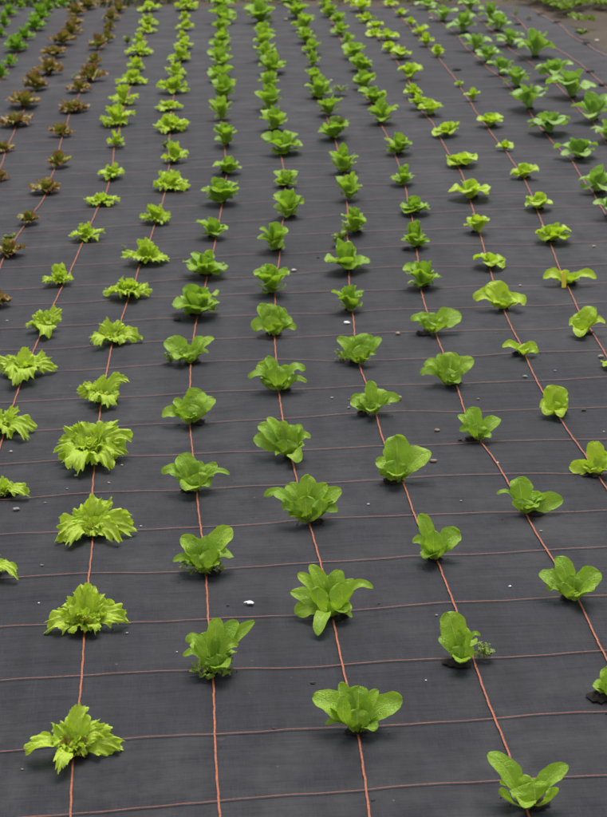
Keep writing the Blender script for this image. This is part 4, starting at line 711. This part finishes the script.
# --- plants that stand near: their leaves are laid out one by one
for row, x, y, label, leaves in NEAR:
    kind = STYLE[row]; z0 = fz(x, y)
    root = thing(NAMES[row], x, y, z0, label, 'lettuce', group_of(row))
    big = max(math.hypot(l[0], l[2]) for l in leaves)
    nu, nv = blade_res(kind, 1.0)
    outer = Acc(); heart = Acc()
    for (tx_, ty_, tz_, w, fl) in leaves:
        tip = np.array([tx_, ty_, tz_]); L = np.linalg.norm(tip); r = math.hypot(tx_, ty_)
        d = np.array([tx_, ty_, 0])/(r+1e-6)
        base = d*min(.010, r*.3) + np.array([0,0,.006])
        if fl == 'f':
            ctrl = tip*np.array([.30,.30,.62]) + np.array([0,0,.01]); N = -.35*d+np.array([0,-.62,.62]); curl = -.06
        elif fl == 's':
            ctrl = tip*np.array([.48,.48,1.0])+np.array([0,0,.34*L]); N = -.15*d+np.array([0,-.5,.9]); curl = -.10
        elif fl == 'b':
            ctrl = tip*np.array([.9,.9,.5])+d*.18*L; N = -.6*d+np.array([0,.55,.7]); curl = .08
        else:
            ctrl = tip*np.array([.55,.55,1.0])+np.array([0,0,.40*L]); N = np.array([0,-.25,1.0])+.1*d; curl = -.05
        N = N + (.28 if kind == 'frill' else .12)*rng.normal(size=3)
        leaf(outer, tip, ctrl, N, w*(1.15 if kind == 'frill' else 1.0), kind, nu, nv, base, cup={'cos':.20,'but':.22,'frill':.12}[kind], curl=curl)
    if kind != 'frill':
        for k in range(4):
            a = rng.uniform(.2, 2.94) if k else rng.uniform(3.6, 5.8); d = np.array([math.cos(a), math.sin(a), 0]); L = big*rng.uniform(.5, .8)
            leaf(outer, d*L*.75+np.array([0,0,L*rng.uniform(.3,.6)]), d*L*.35+np.array([0,0,L*.55]), -.3*d+np.array([0,0,.8])+.15*rng.normal(size=3), L*rng.uniform(.45,.65), kind, nu, nv, d*.008+np.array([0,0,.005]))
    hh = np.mean([l[2] for l in leaves])
    R0 = np.mean([math.hypot(l[0], l[1]) for l in leaves])
    if kind == 'frill':
        for k in range(8):
            a = k*2.399+rng.uniform(-.5,.5); d = np.array([math.cos(a), math.sin(a)*.8, 0]); rr = R0*rng.uniform(.45,.95); zz = hh*rng.uniform(.35,.95)
            leaf(outer, d*rr+np.array([0,0,zz]), d*rr*.4+np.array([0,0,zz*.95+.015]), -.25*d+np.array([0,-.15,.9])+.35*rng.normal(size=3), R0*rng.uniform(.65,.95), kind, nu, nv, d*.006+np.array([0,0,.005]))
    nh = (8+len(leaves)//2) if kind == 'frill' else 4
    for k in range(nh):
        a = k*2.399+rng.uniform(-.4,.4); rr = R0*rng.uniform(.15,.75 if kind == 'frill' else .36); zz = hh*(rng.uniform(.45,1.15) if kind == 'frill' else rng.uniform(.4,.7))
        d = np.array([math.cos(a), math.sin(a), 0])
        leaf(heart, d*rr+np.array([0,0,zz]), d*rr*.75+np.array([0,0,zz*.5]), -.8*d+np.array([0,0,.5])+.25*rng.normal(size=3), R0*(rng.uniform(.55,.9) if kind == 'frill' else rng.uniform(.4,.65)), kind, max(8,int(nu*.7)), max(8,int(nv*.7)), d*.004+np.array([0,0,.004]), cup=.3)
    outer.build('outer_leaves', M[kind], root)
    heart.build('heart_leaves', M['red_heart'] if 'reddish' in label else M.get(kind+'_heart', M[kind]), root)
    soil_plug(root, .015+.010*rng.random(), skew=(rng.uniform(-.024,.028), rng.uniform(.0,.014)))

# --- plants farther along the rows: same kinds, grown by rule to the surveyed size
def grow(kind, R, H, q, outer, heart):
    nu, nv = blade_res(kind, q)
    up = np.array([0,0,1.0])
    def put(acc, a, rr, zz, w, arch, facing=.5, curl=0., k=kind, cup=.2):
        d = np.array([math.cos(a), math.sin(a), 0]); tip = d*rr+up*max(zz,.014)
        L = np.linalg.norm(tip)
        ctrl = d*rr*(.38 if arch >= 0 else .8)+up*(max(zz,.014)*.6+arch*L)
        N = -facing*d+up*(1.05-facing)+.13*rng.normal(size=3)
        leaf(acc, tip, ctrl, N, w, k, nu, nv, d*min(.009,R*.12)+up*.005, cup=cup, curl=curl)
    a0 = rng.uniform(0, 6.28)
    if kind == 'cos':
        n = rng.integers(6, 9)
        for k in range(n):
            a = a0+k*6.283/n+rng.uniform(-.35,.35)
            put(outer, a, R*rng.uniform(.8,1.1), H*rng.uniform(.30,.85), R*rng.uniform(.8,1.1), rng.uniform(.05,.28), .45, -.08)
        for k in range(4): put(outer, a0+k*1.57+rng.uniform(-.6,.6), R*rng.uniform(.5,.85), H*rng.uniform(.08,.30), R*rng.uniform(.6,.9), .16, .2, -.05)
        for k in range(5):
            put(heart, a0+k*2.4, R*rng.uniform(.15,.5), H*rng.uniform(.75,1.05), R*rng.uniform(.6,.85), -.05, .75, 0, cup=.28)
    elif kind == 'but':
        n = rng.integers(4, 7)
        for k in range(n):
            a = a0+k*6.283/n+rng.uniform(-.4,.4)
            put(outer, a, R*rng.uniform(.7,1.05), H*rng.uniform(.3,.75), R*rng.uniform(.8,1.15), rng.uniform(.12,.36), .3, -.12)
        for k in range(4):
            put(heart, a0+k*2.4, R*rng.uniform(.15,.45), H*rng.uniform(.6,1.0), R*rng.uniform(.6,.9), 0, .65, .05, cup=.3)
    elif kind == 'pak':
        n = rng.integers(5, 8)
        for k in range(n):
            a = a0+k*6.283/n+rng.uniform(-.4,.4)
            put(outer, a, R*rng.uniform(.7,1.08), H*rng.uniform(.3,.8), R*rng.uniform(.52,.76), rng.uniform(.15,.34), .35, -.16)
        for k in range(5):
            put(heart, a0+k*2.4, R*rng.uniform(.15,.5), H*rng.uniform(.7,1.0), R*rng.uniform(.48,.7), 0, .7, 0, cup=.28)
    elif kind == 'frill':
        n = rng.integers(6, 9)
        for k in range(n):
            a = a0+k*6.283/n+rng.uniform(-.3,.3)
            put(outer, a, R*rng.uniform(.75,1.08), H*rng.uniform(.12,.5), R*rng.uniform(.75,1.0), rng.uniform(.18,.38), .25, -.06, cup=.1)
        for k in range(7):
            put(heart, a0+k*2.4, R*rng.uniform(.15,.55), H*rng.uniform(.65,1.05), R*rng.uniform(.6,.85), .05, .6, 0, cup=.15)
    else:                       # red and curly: a mop of many small frilled leaves
        n = 11
        for k in range(n):
            a = a0+k*6.283/n+rng.uniform(-.3,.3)
            put(outer, a, R*rng.uniform(.75,1.05), H*rng.uniform(.2,.55), R*rng.uniform(.7,1.0), rng.uniform(.15,.3), .35, 0, cup=.1)
        for k in range(10):
            put(heart, a0+k*2.4, R*rng.uniform(.1,.65), H*rng.uniform(.7,1.05), R*rng.uniform(.5,.8), .05, .6, 0, cup=.12)

for row, x, y, R, H, pxw, label in AUTO:
    kind = STYLE[row]; q = res_for(pxw); z0 = fz(x, y)
    outer, heart = Acc(), Acc(); grow(kind, R, H, q, outer, heart)
    cat = CAT.get(NAMES[row], 'lettuce')
    if pxw >= 26:
        root = thing(NAMES[row], x, y, z0, label, cat, group_of(row))
        outer.build('outer_leaves', M[kind], root); heart.build('heart_leaves', M.get(kind+'_heart', M[kind]) if kind == 'cos' else M[kind], root)
        soil_plug(root, min(.021, R*.3)*(.7+.5*rng.random()), skew=(rng.uniform(-.012,.014), rng.uniform(-.006,.008)))
    else:
        for A_ in ('V','F','UV','A'):
            pass
        off = outer.n
        outer.V += heart.V; outer.UV += heart.UV; outer.A += heart.A; outer.F += [f+off for f in heart.F]
        o = outer.build(NAMES[row], M[kind]); o.location = (x, y, z0)
        tag(o, label, cat, group_of(row))

# --- weeds
for kind, x, y, R, H, label in WEEDS:
    A = Acc(); z0 = fz(x, y); up = np.array([0,0,1.])
    R = max(R, .012)
    if kind == 'mat':
        for k in range(64):
            a = rng.uniform(0,6.28); r0 = R*math.sqrt(rng.uniform(.35,1)); c = np.array([r0*math.cos(a), r0*math.sin(a)*.75-.006, rng.uniform(.004,.028)])
            b = rng.uniform(0,6.28); l = rng.uniform(.008,.016); d = np.array([math.cos(b), math.sin(b), rng.uniform(.1,.7)])
            leaf(A, c+d*l, c+d*l*.5+up*.003, up+.4*rng.normal(size=3), l*.7, 'but', 4, 5, c)
        m = M['mat']
    elif kind == 'feathery':
        H = max(H, R*.7)
        for k in range(8):
            a = k*2.4+rng.uniform(-.3,.3); d = np.array([math.cos(a), math.sin(a), 0]); rr = R*rng.uniform(.35,1.0); zz = H*rng.uniform(.35,1.0)
            tip = d*rr+up*zz; ctl = d*rr*.35+up*zz*.8
            leaf(A, tip, ctl, -.4*d+up, R*.14, 'cos', 4, 8, (0,0,.003))
            B = np.cross(d, up)
            for t in (.35,.5,.65,.8,.95):
                P0 = (1-t)**2*np.array([0,0,.003])+2*t*(1-t)*ctl+t*t*tip
                for s_ in (-1,1):
                    e = d*.5+B*s_+up*.15*rng.normal()
                    l = R*.34*(1.1-.5*t)
                    leaf(A, P0+e*l, P0+e*l*.5+up*l*.15, up, l*.55, 'cos', 4, 5, P0)
        m = M['weed'] if R > .02 else M['mat']
    else:
        for k in range(16):
            a = k*2.4+rng.uniform(-.3,.3); d = np.array([math.cos(a), math.sin(a), 0]); rr = R*rng.uniform(.25,1.0); zz = max(H,.5*R)*rng.uniform(.4,1.05)
            leaf(A, d*rr+up*zz, d*rr*.4+up*zz*.9, -.3*d+up+.3*rng.normal(size=3), R*rng.uniform(.4,.6), 'pak', 6, 8, (0,0,.003))
        m = M['weed']
    o = A.build('weed_plant', m); o.location = (x, y, z0); tag(o, label, 'weed', 'weeds among the lettuces')

# --- pebbles, crumbs and scraps lying on the sheet
def pebble(kind, x, y, w, label):
    if kind == 'scrap':
        n = 14; V = []; F = []
        pts = []
        for k in range(n):
            a = 2*math.pi*k/n; r = w/2*(1+.18*rng.normal()); pts.append((r*math.cos(a), r*.9*math.sin(a)))
        for zz in (.006, .0075):
            V += [(a, b*.8, zz-.004+.003*abs(math.sin(a*300+b*200))) for a, b in pts]
        F = [tuple(range(n-1,-1,-1)), tuple(range(n,2*n))]+[(k,(k+1)%n,n+(k+1)%n,n+k) for k in range(n)]
        o = mesh_object('paper_scrap', V, F, M['deb_scrap'], smooth=False); cat = 'scrap'
    else:
        nr, ns = 7, 11; V = []; F = []
        seed = Vector(rng.uniform(0, 50, 3)); fx = 1.0 if kind != 'cork' else 1.0; hy = .75 if kind != 'cork' else .45; hz = {'brown':.42,'dark':.38}.get(kind, .55)
        for a in range(nr+1):
            th = math.pi*a/nr
            for b in range(ns):
                ph = 2*math.pi*b/ns; p = Vector((math.sin(th)*math.cos(ph), math.sin(th)*math.sin(ph), math.cos(th)))
                k = 1+.38*mnoise.noise(p*1.6+seed)+.18*mnoise.noise(p*4+seed)
                if kind == 'dark': k += .3*mnoise.noise(p*3.3+seed)
                V.append((p.x*k*w/2*fx, p.y*k*w/2*hy, (p.z*k+.7)*w/2*hz))
        for a in range(nr):
            for b in range(ns):
                F.append((a*ns+b, (a+1)*ns+b, (a+1)*ns+(b+1)%ns, a*ns+(b+1)%ns))
        o = mesh_object('soil_clod' if kind == 'dark' else 'pebble', V, F, M['deb_'+kind], smooth=(kind != 'dark')); cat = 'soil clod' if kind == 'dark' else 'pebble'
        o.rotation_euler.z = rng.uniform(-.5,.5)
    o.location = (x, y, fz(x, y)+.0005)
    tag(o, label, cat, None if kind == 'scrap' else 'pebbles and crumbs lying on the fabric')
for d_ in DEBRIS: pebble(*d_)

# --- soil crumbs spilt round the holes and blown over the sheet: more than anyone could count
V = []; F = []
spots = [(n_[1], n_[2]) for n_ in NEAR]+[(a_[1], a_[2]) for a_ in AUTO if a_[5] > 18]
def crumb(x, y, r):
    b = len(V); z = fz(x, y)
    p = np.array([(1,0,0),(-.5,.87,0),(-.5,-.87,0),(0,0,1),(.3,.4,.7)])*r*(1+.35*rng.normal(size=(5,3))); p[:3,2] = 0; p[:,2] = np.abs(p[:,2])
    V.extend((x+q[0], y+q[1], z+.0005+q[2]) for q in p); F.extend([(b,b+1,b+4),(b+1,b+3,b+4),(b+4,b+3,b),(b+1,b+2,b+3),(b+2,b,b+3)])
for sx, sy in spots:
    for k in range(rng.integers(2, 16)):
        a = rng.uniform(0, 6.28); d = .018+abs(rng.normal(0, .03)); crumb(sx+d*math.cos(a), sy+d*math.sin(a), rng.uniform(.0007,.0026))
for k in range(700):
    crumb(rng.uniform(-2.2, 2.2), -1.2+6*rng.random()**1.5, rng.uniform(.0005,.0016))
tag(mesh_object('soil_crumbs', V, F, M['crumb'], smooth=False), kind='stuff')

# --- planting holes without a plant
for x, y, R, label in HOLES:
    o = soil_plug(None, R, 'planting_hole'); o.location = (x, y, fz(x, y)); tag(o, label, 'planting hole', 'planting holes without a plant')

# --- yellow plastic tag stuck in one butterhead
x, y, s = TAG
b = .0022
V = [(-s*.55,-b,.0),(s*.55,-b,.0),(s*.55,-b,s*3.6),(s*.35,-b,s*4.2),(-s*.35,-b,s*4.2),(-s*.55,-b,s*3.6)]
V += [(a, b, c) for a, _, c in V]
F = [(0,1,2,3,4,5),(11,10,9,8,7,6)]+[(k,6+k,6+(k+1)%6,(k+1)%6) for k in range(6)]
o = mesh_object('plant_tag', V, F, M['tag'], smooth=False); o.location = (x, y, fz(x, y)); o.rotation_euler = (-.18, .06, .25)
tag(o, 'yellow plastic tag stuck upright in a flat butterhead lettuce', 'plant tag')

# ---------------------------------------------------------------- grass and low weeds beyond the sheet
def blades(name, n, region, hmin, hmax, mat):
    V = []; F = []
    for k in range(n):
        x, y = region(); h = rng.uniform(hmin, hmax); a = rng.uniform(0, 6.28); w = h*rng.uniform(.05,.11)
        lx, ly = rng.normal(0, h*.35, 2); cx, cy = math.cos(a)*w, math.sin(a)*w
        b = len(V); z = -.035
        V += [(x-cx,y-cy,z),(x+cx,y+cy,z),(x+lx*.35+cx*.8,y+ly*.35+cy*.8,z+h*.6),(x+lx*.35-cx*.8,y+ly*.35-cy*.8,z+h*.6),(x+lx,y+ly,z+h)]
        F += [(b,b+1,b+2,b+3),(b+3,b+2,b+4)]
    return tag(mesh_object(name, V, F, mat, attrs={'leaf_tone': rng.random(len(V))}), kind='stuff')
def plain_leaf(name, a, b):
    m, nt, out = new_mat(name); L = nt.links.new
    tc = nd(nt, 'ShaderNodeTexCoord'); n = noise_t(nt, 3.5, 4, tc.outputs['Object'])
    at = nd(nt, 'ShaderNodeAttribute', attribute_name='leaf_tone')
    c = mixc(nt, mth(nt, 'MULTIPLY_ADD', n, 2.2, -.6, True), a, b); c = mixc(nt, mth(nt, 'MULTIPLY', at.outputs['Fac'], .35), c, (.20,.17,.08))
    bs = nd(nt, 'ShaderNodeBsdfPrincipled'); L(c, bs.inputs['Base Color']); bs.inputs['Roughness'].default_value = .6
    L(bs.outputs[0], out.inputs[0]); return m
M['grass'] = plain_leaf('grass_blade', (.085,.15,.03), (.05,.10,.022))
fy = float(far_y(np.array(0.)))
def region_far():
    while True:
        x = rng.uniform(-4.5, 4.2); y = fy+abs(rng.normal(0, 1.0))+.12
        if x > 1.2 and y < fy-.1 + .2*math.sin(x*3) : continue
        if mnoise.noise(Vector((x*1.3, y*1.3, 3))) < -.12: continue
        return x, y
def region_lawn():
    return rng.uniform(-6, 7), fy+1.0+abs(rng.normal(0, 2.4))
blades('grass_strip', 5200, region_far, .03, .10, M['grass'])
blades('lawn_grass', 9000, region_lawn, .05, .13, M['grass'])
# low broad-leaved weeds creeping over the bare soil (nobody could count them)
A = Acc(); n_ = 0
while n_ < 1900:
    r_ = rng.random()
    if r_ < .6:
        y = fy-1.9*rng.random()**.8+.3; x = float(side_x(np.array(y)))+rng.uniform(.02, 1.2)
    else:
        x = rng.uniform(-4, 4); y = float(far_y(np.array(x)))+rng.uniform(.02,.6)
    if mnoise.noise(Vector((x*2.6, y*2.0, 9))) < .02: continue
    n_ += 1
    for k in range(4):
        a = rng.uniform(0,6.28); d = np.array([math.cos(a), math.sin(a), 0]); l = rng.uniform(.012,.035)
        p = np.array([x, y, -.034])
        leaf(A, p+d*l+np.array([0,0,l*rng.uniform(.3,1.1)+.04]), p+d*l*.4+np.array([0,0,l*.8+.03]), np.array([0,0,1.])+.3*rng.normal(size=3), l*.9, 'but', 4, 4, p+np.array([0,0,.036]))
tag(A.build('ground_weeds', M['mat']), kind='stuff')

# ---------------------------------------------------------------- camera
cam = bpy.data.cameras.new('camera'); co = bpy.data.objects.new('camera', cam); col.objects.link(co)
r, u, f = (Vector(CAM[k]) for k in ('right','up','fwd'))
mw = Matrix((r, u, -f)).transposed().to_4x4(); mw.translation = Vector(CAM['loc']); co.matrix_world = mw
cam.sensor_fit = 'VERTICAL'; cam.sensor_height = 36.0; cam.lens = CAM['f']/817*36.0
cam.clip_end = 1000; cam.clip_start = .05
cam.dof.use_dof = True; cam.dof.focus_distance = CAM['focus']; cam.dof.aperture_fstop = 11.0
scene.camera = co

# ---------------------------------------------------------------- overcast daylight
w = bpy.data.worlds.new('World'); scene.world = w; w.use_nodes = True
nt = w.node_tree; nt.nodes.clear()
EL, AZ = math.radians(64), math.radians(15)
sky = nt.nodes.new('ShaderNodeTexSky'); sky.sky_type = 'NISHITA'; sky.sun_disc = False
sky.sun_elevation = EL; sky.sun_rotation = AZ; sky.dust_density = 4.0; sky.air_density = 1.0; sky.ozone_density = .6
hs = nt.nodes.new('ShaderNodeHueSaturation'); hs.inputs['Saturation'].default_value = .22
bg = nt.nodes.new('ShaderNodeBackground'); bg.inputs['Strength'].default_value = .105
ow = nt.nodes.new('ShaderNodeOutputWorld')
nt.links.new(sky.outputs[0], hs.inputs['Color']); nt.links.new(hs.outputs[0], bg.inputs[0]); nt.links.new(bg.outputs[0], ow.inputs[0])
sun = bpy.data.lights.new('sun', 'SUN'); sun.energy = 1.5; sun.angle = math.radians(36); sun.color = (1, .98, .95)
so = bpy.data.objects.new('sun', sun); col.objects.link(so)
dirv = Vector((math.sin(AZ)*math.cos(EL), math.cos(AZ)*math.cos(EL), math.sin(EL)))
so.rotation_euler = dirv.to_track_quat('Z', 'Y').to_euler()

vs = scene.view_settings
vs.view_transform = 'Standard'; vs.look = 'None'; vs.exposure = 1.05; vs.gamma = 1.0; vs.use_curve_mapping = False
